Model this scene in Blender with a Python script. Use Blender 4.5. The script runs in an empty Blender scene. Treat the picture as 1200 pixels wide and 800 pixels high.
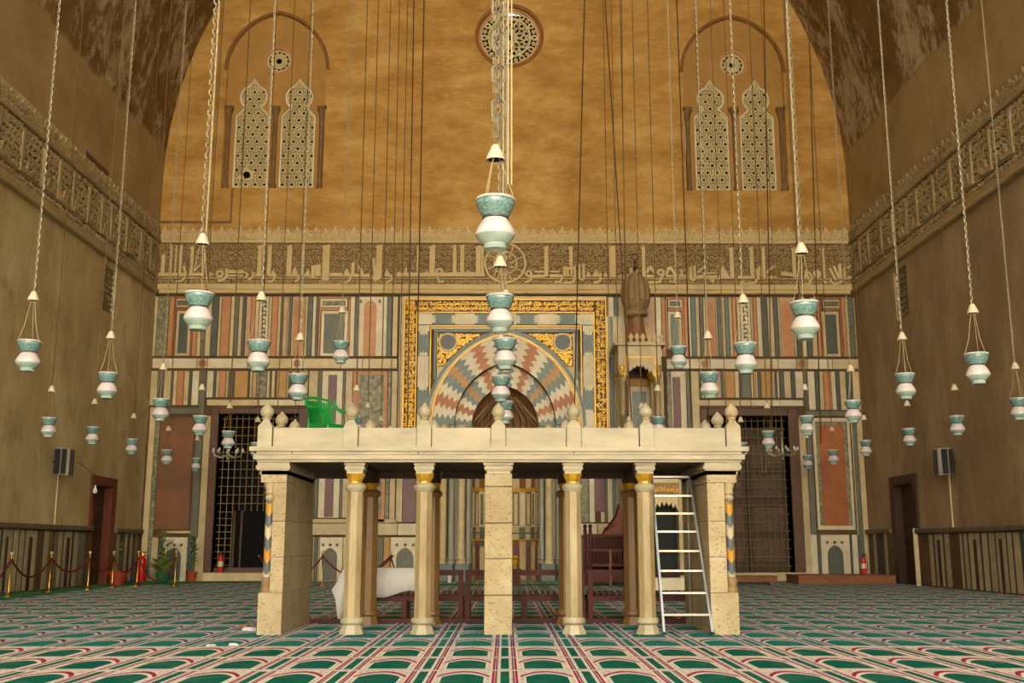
import bpy, bmesh, math, random, unicodedata
from mathutils import Vector
random.seed(7)
PI = math.pi
scene = bpy.context.scene
COL = scene.collection
# ---------------------------------------------------------------- camera
EYE = 1.05            # eye height of the photographer, who stands on the axis of the hall
FPX = 1240.0          # focal length in pixels of a 1200 px wide frame
PITCH, YAW = math.radians(10.93), math.radians(0.37)
cam = bpy.data.cameras.new('camera')
cam.sensor_width = 36.0
cam.lens = FPX / 1200.0 * 36.0
cam.clip_end = 500
cam_o = bpy.data.objects.new('camera', cam)
cam_o.location = (0, 0, EYE)
cam_o.rotation_euler = (PI / 2 + PITCH, 0, -YAW)
COL.objects.link(cam_o)
scene.camera = cam_o
# ---------------------------------------------------------------- sky, light, exposure
world = bpy.data.worlds.new('sky')
scene.world = world
world.use_nodes = True
bg = world.node_tree.nodes['Background']
bg.inputs[0].default_value = (0.82, 0.92, 1.0, 1)
bg.inputs[1].default_value = 0.8
sun = bpy.data.lights.new('sun', 'SUN')          # stands behind the hall and lights the far side of the courtyard
sun.energy = 18.0; sun.angle = math.radians(.6); sun.color = (0.97, 0.98, 1.0)
so = bpy.data.objects.new('sun', sun)
so.rotation_euler = (math.radians(-38), 0, math.radians(8))
COL.objects.link(so)
pl = bpy.data.lights.new('courtyard_daylight', 'AREA')      # portal: guides the daylight through the open side
pl.shape = 'RECTANGLE'; pl.size = 22.4; pl.size_y = 26
pl.cycles.is_portal = True
po = bpy.data.objects.new('courtyard_daylight', pl)
po.location = (0, -1.2, 13.1); po.rotation_euler = (PI / 2, 0, 0)
COL.objects.link(po)
scene.view_settings.view_transform = 'Standard'
scene.view_settings.look = 'None'
scene.view_settings.gamma = 1.0
scene.view_settings.use_curve_mapping = False
scene.view_settings.exposure = 2.0
scene.cycles.max_bounces = 6
scene.cycles.diffuse_bounces = 5
scene.cycles.glossy_bounces = 2
scene.cycles.transmission_bounces = 3

# ---------------------------------------------------------------- measuring
def _basis():
    p, y = PITCH, YAW
    return ((math.sin(y) * math.cos(p), math.cos(y) * math.cos(p), math.sin(p)),
            (math.cos(y), -math.sin(y), 0.0),
            (-math.sin(y) * math.sin(p), -math.cos(y) * math.sin(p), math.cos(p)))
FV, RV, UV = _basis()
def at(x, y, Y=None, X=None, Z=None):
    """point of a known plane seen at a pixel: used to take measurements off the photograph"""
    u = (x - 600) / FPX; v = (400 - y) / FPX
    d = [FV[i] + u * RV[i] + v * UV[i] for i in range(3)]
    t = Y / d[1] if Y is not None else (X / d[0] if X is not None else (Z - EYE) / d[2])
    return Vector((t * d[0], t * d[1], EYE + t * d[2]))
D = 32.75           # distance of the back wall
XL, XR = -11.1, 11.1  # side walls
YF = -1.0           # open front of the hall
def bX(x, y=400): return at(x, y, Y=D).x
def bZ(y, Y=D): return at(592, y, Y=Y).z

# ---------------------------------------------------------------- mesh builder
def planeB(c0=D):       # back wall: a = X, b = Z, c = out of the wall
    return lambda a, b, c: (a, c0 - c, b)
def planeL(c0=XL): return lambda a, b, c: (c0 + c, a, b)
def planeR(c0=XR): return lambda a, b, c: (c0 - c, a, b)
class MB:
    def __init__(s): s.v = []; s.f = []; s.m = []; s.mi = 0
    def add(s, vs, fs):
        n = len(s.v); s.v += [tuple(q) for q in vs]; s.f += [tuple(i + n for i in q) for q in fs]; s.m += [s.mi] * len(fs)
        return s
    def box(s, x0, x1, y0, y1, z0, z1):
        vs = [(x0,y0,z0),(x1,y0,z0),(x1,y1,z0),(x0,y1,z0),(x0,y0,z1),(x1,y0,z1),(x1,y1,z1),(x0,y1,z1)]
        return s.add(vs, [(0,3,2,1),(4,5,6,7),(0,1,5,4),(1,2,6,5),(2,3,7,6),(3,0,4,7)])
    def pbox(s, P, a0, a1, b0, b1, c0, c1, ch=0.0):
        """box in a wall frame, front edges chamfered by ch"""
        vs = [P(a0,b0,c0),P(a1,b0,c0),P(a1,b1,c0),P(a0,b1,c0)]
        if ch > 0:
            vs += [P(a0,b0,c1-ch),P(a1,b0,c1-ch),P(a1,b1,c1-ch),P(a0,b1,c1-ch)]
            vs += [P(a0+ch,b0+ch,c1),P(a1-ch,b0+ch,c1),P(a1-ch,b1-ch,c1),P(a0+ch,b1-ch,c1)]
            fs = [(0,1,5,4),(1,2,6,5),(2,3,7,6),(3,0,4,7),(4,5,9,8),(5,6,10,9),(6,7,11,10),(7,4,8,11),(8,9,10,11)]
        else:
            vs += [P(a0,b0,c1),P(a1,b0,c1),P(a1,b1,c1),P(a0,b1,c1)]
            fs = [(0,1,5,4),(1,2,6,5),(2,3,7,6),(3,0,4,7),(4,5,6,7),(0,3,2,1)]
        return s.add(vs, fs)
    def prism(s, P, poly, c0, c1):
        n = len(poly)
        vs = [P(a, b, c0) for a, b in poly] + [P(a, b, c1) for a, b in poly]
        fs = [tuple(range(n))[::-1], tuple(range(n, 2*n))] + [(i, (i+1) % n, n+(i+1) % n, n+i) for i in range(n)]
        return s.add(vs, fs)
    def lathe(s, prof, n=16, c=(0,0,0), ph=0.0, cap=True, sy=1.0):
        vs = []; fs = []
        for r, z in prof:
            for k in range(n):
                t = ph + 2*PI*k/n
                vs.append((c[0]+r*math.cos(t), c[1]+sy*r*math.sin(t), c[2]+z))
        for j in range(len(prof)-1):
            for k in range(n):
                a = j*n+k; b = j*n+(k+1) % n
                fs.append((a, b, b+n, a+n))
        if cap:
            fs.append(tuple(range(n))[::-1]); fs.append(tuple(range((len(prof)-1)*n, len(prof)*n)))
        return s.add(vs, fs)
    def tube(s, pts, r, n=6, closed=False):
        pts = [Vector(p) for p in pts]; m = len(pts); vs = []; fs = []
        up = Vector((0, 0, 1))
        for i, p in enumerate(pts):
            if closed: d = pts[(i+1) % m] - pts[i-1]
            else: d = pts[min(i+1, m-1)] - pts[max(i-1, 0)]
            d.normalize()
            a = d.cross(up)
            if a.length < 1e-3: a = d.cross(Vector((0, 1, 0)))
            a.normalize(); b = a.cross(d)
            rr = r[i] if isinstance(r, (list, tuple)) else r
            for k in range(n):
                t = 2*PI*k/n
                vs.append(p + a*(rr*math.cos(t)) + b*(rr*math.sin(t)))
        for i in range(m if closed else m-1):
            for k in range(n):
                a_ = i*n+k; b_ = i*n+(k+1) % n; c_ = ((i+1) % m)*n
                fs.append((a_, b_, c_+(k+1) % n, c_+k))
        if not closed:
            fs.append(tuple(range(n))[::-1]); fs.append(tuple(range((m-1)*n, m*n)))
        return s.add(vs, fs)
    def ribbon(s, P, pts, w, c0, c1, closed=False):
        """raised strip following a polyline in a wall frame"""
        m = len(pts); vs = []; fs = []
        for i in range(m):
            if closed: p, q = pts[i-1], pts[(i+1) % m]
            else: p, q = pts[max(i-1, 0)], pts[min(i+1, m-1)]
            dx, dy = q[0]-p[0], q[1]-p[1]; L = math.hypot(dx, dy) or 1
            nx, ny = -dy/L*w/2, dx/L*w/2
            x, y = pts[i]
            vs += [P(x+nx, y+ny, c0), P(x+nx, y+ny, c1), P(x-nx, y-ny, c1), P(x-nx, y-ny, c0)]
        for i in range(m if closed else m-1):
            a = 4*i; b = 4*((i+1) % m)
            fs += [(a, b, b+1, a+1), (a+1, b+1, b+2, a+2), (a+2, b+2, b+3, a+3)]
        if not closed: fs += [(0,1,2,3), (4*m-4, 4*m-1, 4*m-2, 4*m-3)]
        return s.add(vs, fs)
    def plate(s, P, outer, holes, c0, c1):
        """flat plate with holes, front at c1; holes get their reveals"""
        bm = bmesh.new(); loops = []
        for lp in [outer] + list(holes):
            vv = [bm.verts.new((a, b, 0)) for a, b in lp]
            for i in range(len(vv)): bm.edges.new((vv[i], vv[(i+1) % len(vv)]))
            loops.append(lp)
        bmesh.ops.triangle_fill(bm, edges=bm.edges[:], use_beauty=True)
        bm.verts.index_update()
        s.add([P(v.co.x, v.co.y, c1) for v in bm.verts], [[v.index for v in f.verts] for f in bm.faces])
        bm.free()
        for lp in loops:
            n = len(lp)
            s.add([P(a, b, c0) for a, b in lp] + [P(a, b, c1) for a, b in lp], [(i, (i+1) % n, n+(i+1) % n, n+i) for i in range(n)])
        return s
    def build(s, name, mat, parent=None, smooth=False, recalc=False):
        me = bpy.data.meshes.new(name)
        off = wloc(parent) if parent else Vector((0, 0, 0))
        me.from_pydata([(v[0]-off[0], v[1]-off[1], v[2]-off[2]) for v in s.v], [], s.f)
        mats = mat if isinstance(mat, (list, tuple)) else [mat]
        for m in mats: me.materials.append(m)
        if len(mats) > 1: me.polygons.foreach_set('material_index', s.m)
        if recalc:
            bm = bmesh.new(); bm.from_mesh(me); bmesh.ops.recalc_face_normals(bm, faces=bm.faces); bm.to_mesh(me); bm.free()
        if smooth:
            me.polygons.foreach_set('use_smooth', [True]*len(me.polygons))
            if smooth != 'full':
                me.set_sharp_from_angle(angle=math.radians(40))
        o = bpy.data.objects.new(name, me)
        COL.objects.link(o)
        if parent: o.parent = parent
        return o
def wloc(o):
    v = Vector((0, 0, 0))
    while o: v = v + o.location; o = o.parent
    return v
def tag(o, label=None, cat=None, group=None, kind=None):
    if label: o['label'] = label
    if cat: o['category'] = cat
    if group: o['group'] = group
    if kind: o['kind'] = kind
    return o
def thing(name, label, cat, loc=(0,0,0), rz=0, group=None):
    o = bpy.data.objects.new(name, None); o.empty_display_size = .2
    COL.objects.link(o); o.location = loc; o.rotation_euler = (0, 0, rz)
    return tag(o, label, cat, group)
def struct(name, o=None, loc=(0,0,0)):
    if o is None:
        o = bpy.data.objects.new(name, None); COL.objects.link(o); o.location = loc
    o['kind'] = 'structure'; return o
def kids(o): return KIDS.get(o.name, []) or [c for c in o.children]
KIDS = {}
def copy_tree(o, parent=None, loc=None, rz=None, label=None, group=None):
    c = o.copy(); COL.objects.link(c)
    if parent is not None: c.parent = parent
    if loc is not None: c.location = loc
    if rz is not None: c.rotation_euler = (0, 0, rz)
    if label: c['label'] = label
    if group: c['group'] = group
    for ch in list(o.children): copy_tree(ch, c)
    return c

# ---------------------------------------------------------------- materials
def lin(c):
    c = c/255.0
    return c/12.92 if c <= .04045 else ((c+.055)/1.055)**2.4
def rgb(r, g, b): return (lin(r), lin(g), lin(b), 1)
def hx(c): return rgb(*c)
class E:
    """little node expression: E(nt, socket_or_value)"""
    def __init__(s, nt, v): s.nt = nt; s.v = v
    def op(s, o, b=None, c=None):
        n = s.nt.nodes.new('ShaderNodeMath'); n.operation = o
        for i, q in enumerate((s, b, c)):
            if q is None: continue
            q = q.v if isinstance(q, E) else q
            if isinstance(q, (int, float)): n.inputs[i].default_value = q
            else: s.nt.links.new(q, n.inputs[i])
        return E(s.nt, n.outputs[0])
    def __add__(s, o): return s.op('ADD', o)
    def __sub__(s, o): return s.op('SUBTRACT', o)
    def __mul__(s, o): return s.op('MULTIPLY', o)
    def __truediv__(s, o): return s.op('DIVIDE', o)
    def gt(s, o): return s.op('GREATER_THAN', o)
    def lt(s, o): return s.op('LESS_THAN', o)
    def frac(s): return s.op('FRACT')
    def abs(s): return s.op('ABSOLUTE')
    def between(s, a, b): return s.gt(a) * s.lt(b)
def mixc(nt, f, a, b, mode='MIX'):
    n = nt.nodes.new('ShaderNodeMix'); n.data_type = 'RGBA'; n.blend_type = mode; n.clamp_factor = True
    for i, q in ((0, f), (6, a), (7, b)):
        q = q.v if isinstance(q, E) else q
        if isinstance(q, (int, float, tuple)): n.inputs[i].default_value = q
        else: nt.links.new(q, n.inputs[i])
    return n.outputs[2]
def noise(nt, scale, detail=4, rough=.6, stretch=None, dist=0, vec=None):
    n = nt.nodes.new('ShaderNodeTexNoise')
    n.inputs['Scale'].default_value = scale; n.inputs['Detail'].default_value = detail
    n.inputs['Roughness'].default_value = rough; n.inputs['Distortion'].default_value = dist
    mp = nt.nodes.new('ShaderNodeMapping')
    g = nt.nodes.new('ShaderNodeNewGeometry')
    nt.links.new(g.outputs['Position'], mp.inputs['Vector'])
    if stretch: mp.inputs['Scale'].default_value = stretch
    nt.links.new(mp.outputs[0], n.inputs['Vector'])
    return E(nt, n.outputs[0])
def ramp(nt, f, stops):
    n = nt.nodes.new('ShaderNodeValToRGB'); nt.links.new(f.v, n.inputs[0])
    cr = n.color_ramp
    while len(cr.elements) < len(stops): cr.elements.new(.5)
    for e, (p, c) in zip(cr.elements, stops): e.position = p; e.color = c
    return n.outputs[0]
MATS = {}
def newmat(name, rough=.7, metal=0.0, spec=.4):
    m = bpy.data.materials.new(name); m.use_nodes = True
    nt = m.node_tree; b = nt.nodes['Principled BSDF']
    b.inputs['Roughness'].default_value = rough; b.inputs['Metallic'].default_value = metal
    b.inputs['Specular IOR Level'].default_value = spec
    return m, nt, b
def bump(nt, b, h, strength=.3, dist=.02):
    n = nt.nodes.new('ShaderNodeBump'); n.inputs['Strength'].default_value = strength
    n.inputs['Distance'].default_value = dist
    nt.links.new(h.v, n.inputs['Height']); nt.links.new(n.outputs[0], b.inputs['Normal'])
def mat(name, c, rough=.7, metal=0.0, spec=.4, c2=None, scale=3, var=.12, bmp=0, stretch=None, detail=4, obj=.0, band=.25):
    """plain stuff with mottling between c and c2 (default: c made darker)"""
    if name in MATS: return MATS[name]
    m, nt, b = newmat(name, rough, metal, spec)
    if c2 is None: c2 = tuple(max(0, q*(1-var*1.6)) for q in c)
    f = noise(nt, scale, detail, .65, stretch)
    col = ramp(nt, f, [(.5-band, hx(c2)), (.5+band, hx(c))])
    if obj:
        oi = nt.nodes.new('ShaderNodeObjectInfo')
        k = E(nt, oi.outputs['Random']) * obj + (1-obj/2)
        n = nt.nodes.new('ShaderNodeHueSaturation'); nt.links.new(col, n.inputs['Color']); nt.links.new(k.v, n.inputs['Value'])
        col = n.outputs[0]
    nt.links.new(col, b.inputs['Base Color'])
    if bmp: bump(nt, b, noise(nt, scale*6, 3, .6, stretch), bmp)
    MATS[name] = m
    return m
# marbles and stones
M_CREAM  = mat('cream_marble', (214,196,152), .45, c2=(176,154,108), scale=2.2, obj=.2, detail=7)
M_WHITE  = mat('white_marble', (228,218,188), .45, c2=(196,182,144), scale=2.4, obj=.12, detail=7)
M_PINK   = mat('pinkish_marble', (200,168,128), .45, c2=(172,134,96), scale=3, obj=.1)
M_SALMON = mat('salmon_marble', (184,116,66), .45, c2=(196,144,98), scale=2.5, obj=.14)
M_RED    = mat('red_marble', (146,84,52), .45, c2=(166,108,70), scale=3, obj=.1)
M_GREY   = mat('grey_marble', (112,112,92), .45, c2=(86,90,78), scale=3, obj=.2)
M_MOTTLE = mat('mottled_green_marble', (158,148,108), .45, c2=(84,92,76), scale=9, obj=.12, band=.14)
M_DARK   = mat('dark_slate_marble', (72,80,78), .4, c2=(92,92,80), scale=3, obj=.2)
M_BLUE   = mat('blue_grey_marble', (84,106,104), .4, c2=(112,124,112), scale=3, obj=.1)
M_PURPLE = mat('purple_porphyry', (100,66,66), .4, c2=(120,82,78), scale=6, obj=.1)
M_BROWN  = mat('brown_granite', (104,72,50), .5, c2=(82,56,40), scale=8, bmp=.05)
M_BROWN2 = mat('brown_marble', (142,90,46), .4, c2=(98,70,50), scale=1.1, detail=6)
M_ORANGE = mat('orange_marble', (178,108,52), .4, c2=(140,76,40), scale=1.3, detail=6)
M_YELLOW = mat('yellow_marble', (190,144,72), .45, c2=(170,126,66), scale=5)
M_JOINT  = mat('dark_joint', (92,72,48), .8, scale=4)
M_CORE   = mat('mortar_core', (104,80,50), .8, c2=(80,60,36), scale=3)
M_STUCCO_V = mat('stucco_vines', (186,162,114), .8, c2=(160,134,88), scale=1.6)
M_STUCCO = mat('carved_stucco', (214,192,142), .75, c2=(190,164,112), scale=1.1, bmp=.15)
M_STUCCO_SHADE = mat('stucco_shaded_ground', (132,104,64), .85, c2=(108,84,48), scale=2)  # ground darker than the stone: shade of the recesses put into colour
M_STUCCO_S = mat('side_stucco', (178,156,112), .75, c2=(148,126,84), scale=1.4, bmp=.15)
M_STUCCO_S_SHADE = mat('side_stucco_shaded_ground', (112,90,60), .85, c2=(92,72,46), scale=2)  # recess shade painted into the ground of the side friezes too
M_GRILLE = mat('pierced_stucco', (214,198,148), .7, c2=(190,170,118), scale=3)
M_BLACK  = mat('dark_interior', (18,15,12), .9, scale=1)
M_DARKBACK = mat('dark_brown_backing', (40,32,24), .9, scale=1)  # near-black brown of the sheets behind the side window bars
M_GOLD   = mat('gilded_relief', (226,180,62), .38, metal=.35, c2=(180,128,28), scale=12)
M_GOLD_G = mat('gilding_ground', (96,66,20), .6, c2=(70,46,14), scale=12)
M_BRASS  = mat('polished_brass', (206,160,70), .25, metal=.9, scale=8, var=.1)
M_DIKKA  = mat('honey_marble', (190,178,146), .42, c2=(150,140,112), scale=1.3, bmp=.04, stretch=(1,1,3.5), detail=8, obj=.08, band=.2)
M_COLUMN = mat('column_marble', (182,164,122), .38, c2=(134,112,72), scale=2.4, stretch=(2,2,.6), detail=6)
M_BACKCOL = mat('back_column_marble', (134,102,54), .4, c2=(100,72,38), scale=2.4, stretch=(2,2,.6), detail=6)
M_BLUECOL = mat('pale_grey_column', (166,164,142), .4, c2=(128,128,112), scale=3, stretch=(1,1,.4), detail=6)
M_WOOD   = mat('red_brown_wood', (92,26,12), .6, c2=(64,18,8), scale=6, stretch=(6,6,.6))
M_WOOD2  = mat('orange_wood', (144,90,48), .6, c2=(110,64,32), scale=4, stretch=(.6,4,4))
M_DOOR   = mat('dark_door_wood', (82,58,34), .6, c2=(54,38,22), scale=5, stretch=(5,5,.5))
M_REDDOOR = mat('door_frame_wood', (120,56,30), .5, c2=(90,40,22), scale=5, stretch=(5,5,.5))
M_IRON   = mat('old_iron', (150,128,84), .6, metal=.2, scale=10)
M_IRON_D = mat('dark_iron', (132,114,80), .6, metal=.2, scale=10)
M_ALU    = mat('aluminium', (176,172,160), .35, metal=.7, scale=6, var=.08)
M_CHAIN  = mat('chain_metal', (180,168,138), .4, metal=.35, scale=20)
M_CHAIN_D = mat('tarnished_chain', (122,94,52), .55, metal=.2, scale=20)
M_CORD   = mat('pale_cord', (206,188,140), .7, scale=20)
M_CABLE  = mat('brown_cable', (96,62,26), .7, scale=20)
M_BELL   = mat('painted_metal_cap', (222,208,176), .4, scale=10, var=.06)
M_ROPE   = mat('crimson_velvet', (110,18,28), .8, c2=(80,10,20), scale=30)
M_PLASTIC = mat('green_plastic', (10,136,52), .35, scale=3, var=.05)
M_CLOTH  = mat('white_cloth', (222,220,216), .8, scale=2, var=.05, bmp=.05)
M_TERRA  = mat('terracotta', (176,70,32), .6, scale=6)
M_GREENPOT = mat('green_pot', (18,128,76), .5, scale=6)
M_LEAF   = mat('leaf_green', (96,142,52), .5, c2=(60,108,38), scale=12)
M_LEAF2  = mat('pale_leaf', (168,186,84), .5, c2=(96,136,52), scale=12)
M_STEM   = mat('stem_brown', (110,92,50), .7, scale=12)
M_SOIL   = mat('soil', (60,44,30), .9, scale=12)
M_EXT    = mat('signal_red', (206,26,22), .3, scale=6, var=.06)
M_BLACKP = mat('black_plastic', (28,26,26), .4, scale=6)
M_SPK    = mat('speaker_grey', (150,140,118), .5, scale=6)
M_CONDUIT = mat('cream_conduit', (214,196,154), .5, scale=6)
M_GREENC = mat('green_felt', (34,122,58), .95, c2=(26,98,46), scale=20)
M_TISSUE = mat('white_tissue', (230,228,226), .8, scale=6)
M_CRYSTAL = mat('silvered_arm', (196,188,164), .3, metal=.6, scale=8)
M_BULB   = mat('clear_bulb', (230,228,215), .1, scale=6)
M_CUPOLA = mat('carved_brown_stone', (160,132,90), .6, c2=(126,100,64), scale=5, bmp=.15)
M_RUST   = mat('rust_shaft', (146,98,64), .6, c2=(116,84,56), scale=3)

def lampmat():
    def glass(name, cols, rough, sc, trans=.0):
        m, nt, b = newmat(name, rough, 0, .6)
        f = noise(nt, sc, 3, .6)
        nt.links.new(ramp(nt, f, cols), b.inputs['Base Color'])
        b.inputs['Coat Weight'].default_value = .5
        b.inputs['Coat Roughness'].default_value = .08
        return m
    teal = glass('teal_enamel_glass', [(.40, rgb(94,138,138)), (.60, rgb(138,172,168))], .25, 55)
    band = glass('painted_glass_band', [(.42, rgb(76,124,126)), (.5, rgb(104,146,142)), (.6, rgb(142,166,150))], .25, 70)
    milk = glass('milk_glass', [(.3, rgb(204,192,188)), (.7, rgb(220,210,206))], .2, 8)
    low = glass('pale_aqua_glass', [(.3, rgb(152,178,168)), (.7, rgb(180,200,190))], .2, 9)
    return teal, band, milk, low
M_TEAL, M_BAND, M_MILK, M_AQUA = lampmat()
M_NECK = mat('neck_ring', (96,92,84), .4, metal=.3, scale=20)

def plaster_back():
    m, nt, b = newmat('ochre_plaster', .85, 0, .2)
    f = noise(nt, .55, 7, .68, (1, 1, 2.2))
    c = ramp(nt, f, [(.36, rgb(160,118,58)), (.5, rgb(180,138,72)), (.64, rgb(198,160,94))])
    g = noise(nt, 3.5, 5, .7, (1, 1, 3.5))
    c = mixc(nt, (g - .56) * 3.0, c, rgb(208,178,118))
    g2 = noise(nt, 1.8, 5, .7, (1, 1, 4), .6)
    c = mixc(nt, (g2 - .56) * 3.5, c, rgb(160,120,64))
    nt.links.new(c, b.inputs['Base Color'])
    bump(nt, b, noise(nt, 6, 6, .7, (1, 1, 2)), .35, .03)
    return m
M_PLASTER = plaster_back()
def plaster_side(name, a, c_, d):
    m, nt, b = newmat(name, .85, 0, .2)
    f = noise(nt, .5, 7, .7, (1, 1, .5))
    c = ramp(nt, f, [(.38, hx(a)), (.52, hx(c_)), (.62, hx(d))])
    g = noise(nt, 1.6, 6, .7, (1, 2.2, .22))      # rain streaks run down
    c = mixc(nt, (g - .55) * 2.2, c, hx(tuple(int(q*.74) for q in a)))
    g = noise(nt, 9, 4, .7)
    c = mixc(nt, (g - .6) * 2.0, c, hx(d))
    g = noise(nt, .9, 7, .75, (1, 1, .8), .5)
    c = mixc(nt, (g - .54) * 4.0, c, hx(tuple(int(q*.8) for q in a)))
    nt.links.new(c, b.inputs['Base Color'])
    bump(nt, b, noise(nt, 7, 5, .7), .3, .03)
    return m
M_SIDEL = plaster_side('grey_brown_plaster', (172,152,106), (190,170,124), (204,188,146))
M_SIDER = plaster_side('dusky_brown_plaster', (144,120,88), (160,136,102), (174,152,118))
def vault_mat():
    m, nt, b = newmat('flaking_vault_plaster', .9, 0, .2)
    g = nt.nodes.new('ShaderNodeNewGeometry'); sx = nt.nodes.new('ShaderNodeSeparateXYZ')
    nt.links.new(g.outputs['Position'], sx.inputs[0])
    z = E(nt, sx.outputs[2])
    base = ramp(nt, noise(nt, .6, 6, .7), [(.35, rgb(150,124,80)), (.65, rgb(174,150,106))])
    f = noise(nt, .42, 7, .74, (1, 1.5, .8), .4)
    f2 = noise(nt, 2.6, 6, .75, (1, 1.5, .8))
    flake = ((f * .62 + f2 * .38) - .485) * 12
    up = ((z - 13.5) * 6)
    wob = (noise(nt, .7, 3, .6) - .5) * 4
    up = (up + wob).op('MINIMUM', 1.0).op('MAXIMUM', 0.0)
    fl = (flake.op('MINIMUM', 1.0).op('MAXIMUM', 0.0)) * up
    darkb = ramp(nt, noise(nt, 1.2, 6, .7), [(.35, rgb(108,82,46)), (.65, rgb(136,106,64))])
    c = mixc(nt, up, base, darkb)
    pale = ramp(nt, noise(nt, 2.2, 6, .75), [(.35, rgb(172,152,116)), (.65, rgb(192,176,142))])
    c = mixc(nt, fl, c, pale)
    nt.links.new(c, b.inputs['Base Color'])
    bump(nt, b, fl + noise(nt, 5, 5, .7) * .5, .5, .03)
    return m
M_VAULT = vault_mat()

def stone_mat():
    m, nt, b = newmat('pitted_limestone', .75, 0, .3)
    c = ramp(nt, noise(nt, 2.2, 6, .7), [(.32, rgb(164,144,104)), (.68, rgb(190,174,138))])
    p = noise(nt, 26, 3, .6, (1, 1, 1.6))
    pit = (p - .60) * 12
    c = mixc(nt, pit.op('MINIMUM', .65).op('MAXIMUM', 0.0), c, rgb(104,78,44))
    oi = nt.nodes.new('ShaderNodeObjectInfo')
    k = E(nt, oi.outputs['Random']) * .14 + .93
    n = nt.nodes.new('ShaderNodeHueSaturation'); nt.links.new(c, n.inputs['Color']); nt.links.new(k.v, n.inputs['Value'])
    nt.links.new(n.outputs[0], b.inputs['Base Color'])
    bump(nt, b, (p - .5) * -1.0, .5, .02)
    return m
M_STONE = stone_mat()

def chevron_mat():
    m, nt, b = newmat('chevron_inlay', .4, 0, .4)
    tc = nt.nodes.new('ShaderNodeTexCoord'); sx = nt.nodes.new('ShaderNodeSeparateXYZ')
    nt.links.new(tc.outputs['Object'], sx.inputs[0])
    x = E(nt, sx.outputs[0]); z = E(nt, sx.outputs[2])
    t = ((z + (x.abs()) * -1.3) / .56).frac()
    c = mixc(nt, t.between(.0, .25), rgb(88,94,98), rgb(190,178,140))
    c = mixc(nt, t.between(.5, .75), c, rgb(196,140,48))
    nt.links.new(c, b.inputs['Base Color'])
    return m
M_CHEV = chevron_mat()

CW, CH, CY0 = .676, 1.055, 9.37      # width and length of one woven prayer place
def carpet_mat(name, field, dark, cream, red, spot, rough=.95, fw=.25):
    m, nt, b = newmat(name, rough, 0, .1)
    g = nt.nodes.new('ShaderNodeNewGeometry'); sx = nt.nodes.new('ShaderNodeSeparateXYZ')
    nt.links.new(g.outputs['Position'], sx.inputs[0])
    X = E(nt, sx.outputs[0]); Y = E(nt, sx.outputs[1])
    u = ((X / CW) + 100.0).frac(); q = (((Y - CY0) / CH) + 100.0).frac()
    s = (u - .5).abs()
    n1 = noise(nt, 38, 2, .5); n2 = noise(nt, 70, 2, .5)
    # ground of the borders: cream with small red and dark figures
    c = mixc(nt, (n1 - .53) * 12, hx(cream), hx(spot))
    c = mixc(nt, (n2 - .60) * 12, c, hx(dark))
    # stripes beside the bar between two places
    c = mixc(nt, s.between(.385, .405), c, hx(dark))
    c = mixc(nt, s.between(.345, .375), c, hx(red))
    c = mixc(nt, s.between(.315, .345), c, hx(cream))
    c = mixc(nt, s.between(.425, .44), c, hx(cream))
    bar = s.gt(.447) * q.between(.10, .92)
    c = mixc(nt, bar, c, hx(field))
    # arch
    top = (s * s * -3.2) + .76
    d = q - top
    inside = s.lt(.315)
    c = mixc(nt, inside * d.between(.085, .17), c, hx(red))
    c = mixc(nt, inside * d.between(.035, .085), c, hx(cream))
    c = mixc(nt, inside * d.between(.165, .185), c, hx(dark))
    fieldm = s.lt(fw) * q.gt(.12) * d.lt(.0)
    edge = s.lt(fw+.025) * q.gt(.085) * d.lt(.035)
    c = mixc(nt, edge, c, hx(cream))
    c = mixc(nt, fieldm, c, hx(field))
    # cross bands between rows
    c = mixc(nt, q.lt(.035) + q.gt(.975), c, hx(cream))
    c = mixc(nt, q.between(.035, .05), c, hx(dark))
    w = noise(nt, 3.0, 4, .7)
    c = mixc(nt, (w - .5) * .7, c, hx(tuple(int(v*.75) for v in cream)))
    nt.links.new(c, b.inputs['Base Color'])
    bump(nt, b, noise(nt, 160, 2, .6), .3, .01)
    b.inputs['Sheen Weight'].default_value = .0
    return m
M_CARPET1 = carpet_mat('near_carpet', (0,96,76), (108,60,80), (228,218,196), (176,30,66), (196,140,144))
M_CARPET2 = carpet_mat('far_carpet', (22,120,104), (56,38,82), (206,200,188), (112,40,80), (110,84,116), fw=.285)
# ================================================================ THE HALL
def arch_pts(xc, zs, hw, ht, n=12):
    e = (ht*ht - hw*hw) / (2*hw); R = hw + e; t1 = math.acos(max(-1, min(1, e/R)))
    r = [(xc - e + R*math.cos(t1*i/n), zs + R*math.sin(t1*i/n)) for i in range(n+1)]
    return r + [(2*xc - x, z) for x, z in r[::-1][1:]]
def circle(xc, zc, r, n=32, ph=0): return [(xc + r*math.cos(ph+2*PI*k/n), zc + r*math.sin(ph+2*PI*k/n)) for k in range(n)]
def horseshoe(xc, z0, z1, hw, zc, r, ztop):
    """lancet outline: straight sides to z1, narrow neck, round head closing in a point"""
    pts = [(xc-hw, z0), (xc+hw, z0), (xc+hw, z1)]
    a0 = -math.radians(50)
    for i in range(11):
        a = a0 + (math.radians(66)-a0)*i/10
        pts.append((xc + r*math.cos(a), zc + r*math.sin(a)))
    pts.append((xc, ztop))
    return pts + [(2*xc-x, z) for x, z in pts[2:-1][::-1]]
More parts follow.
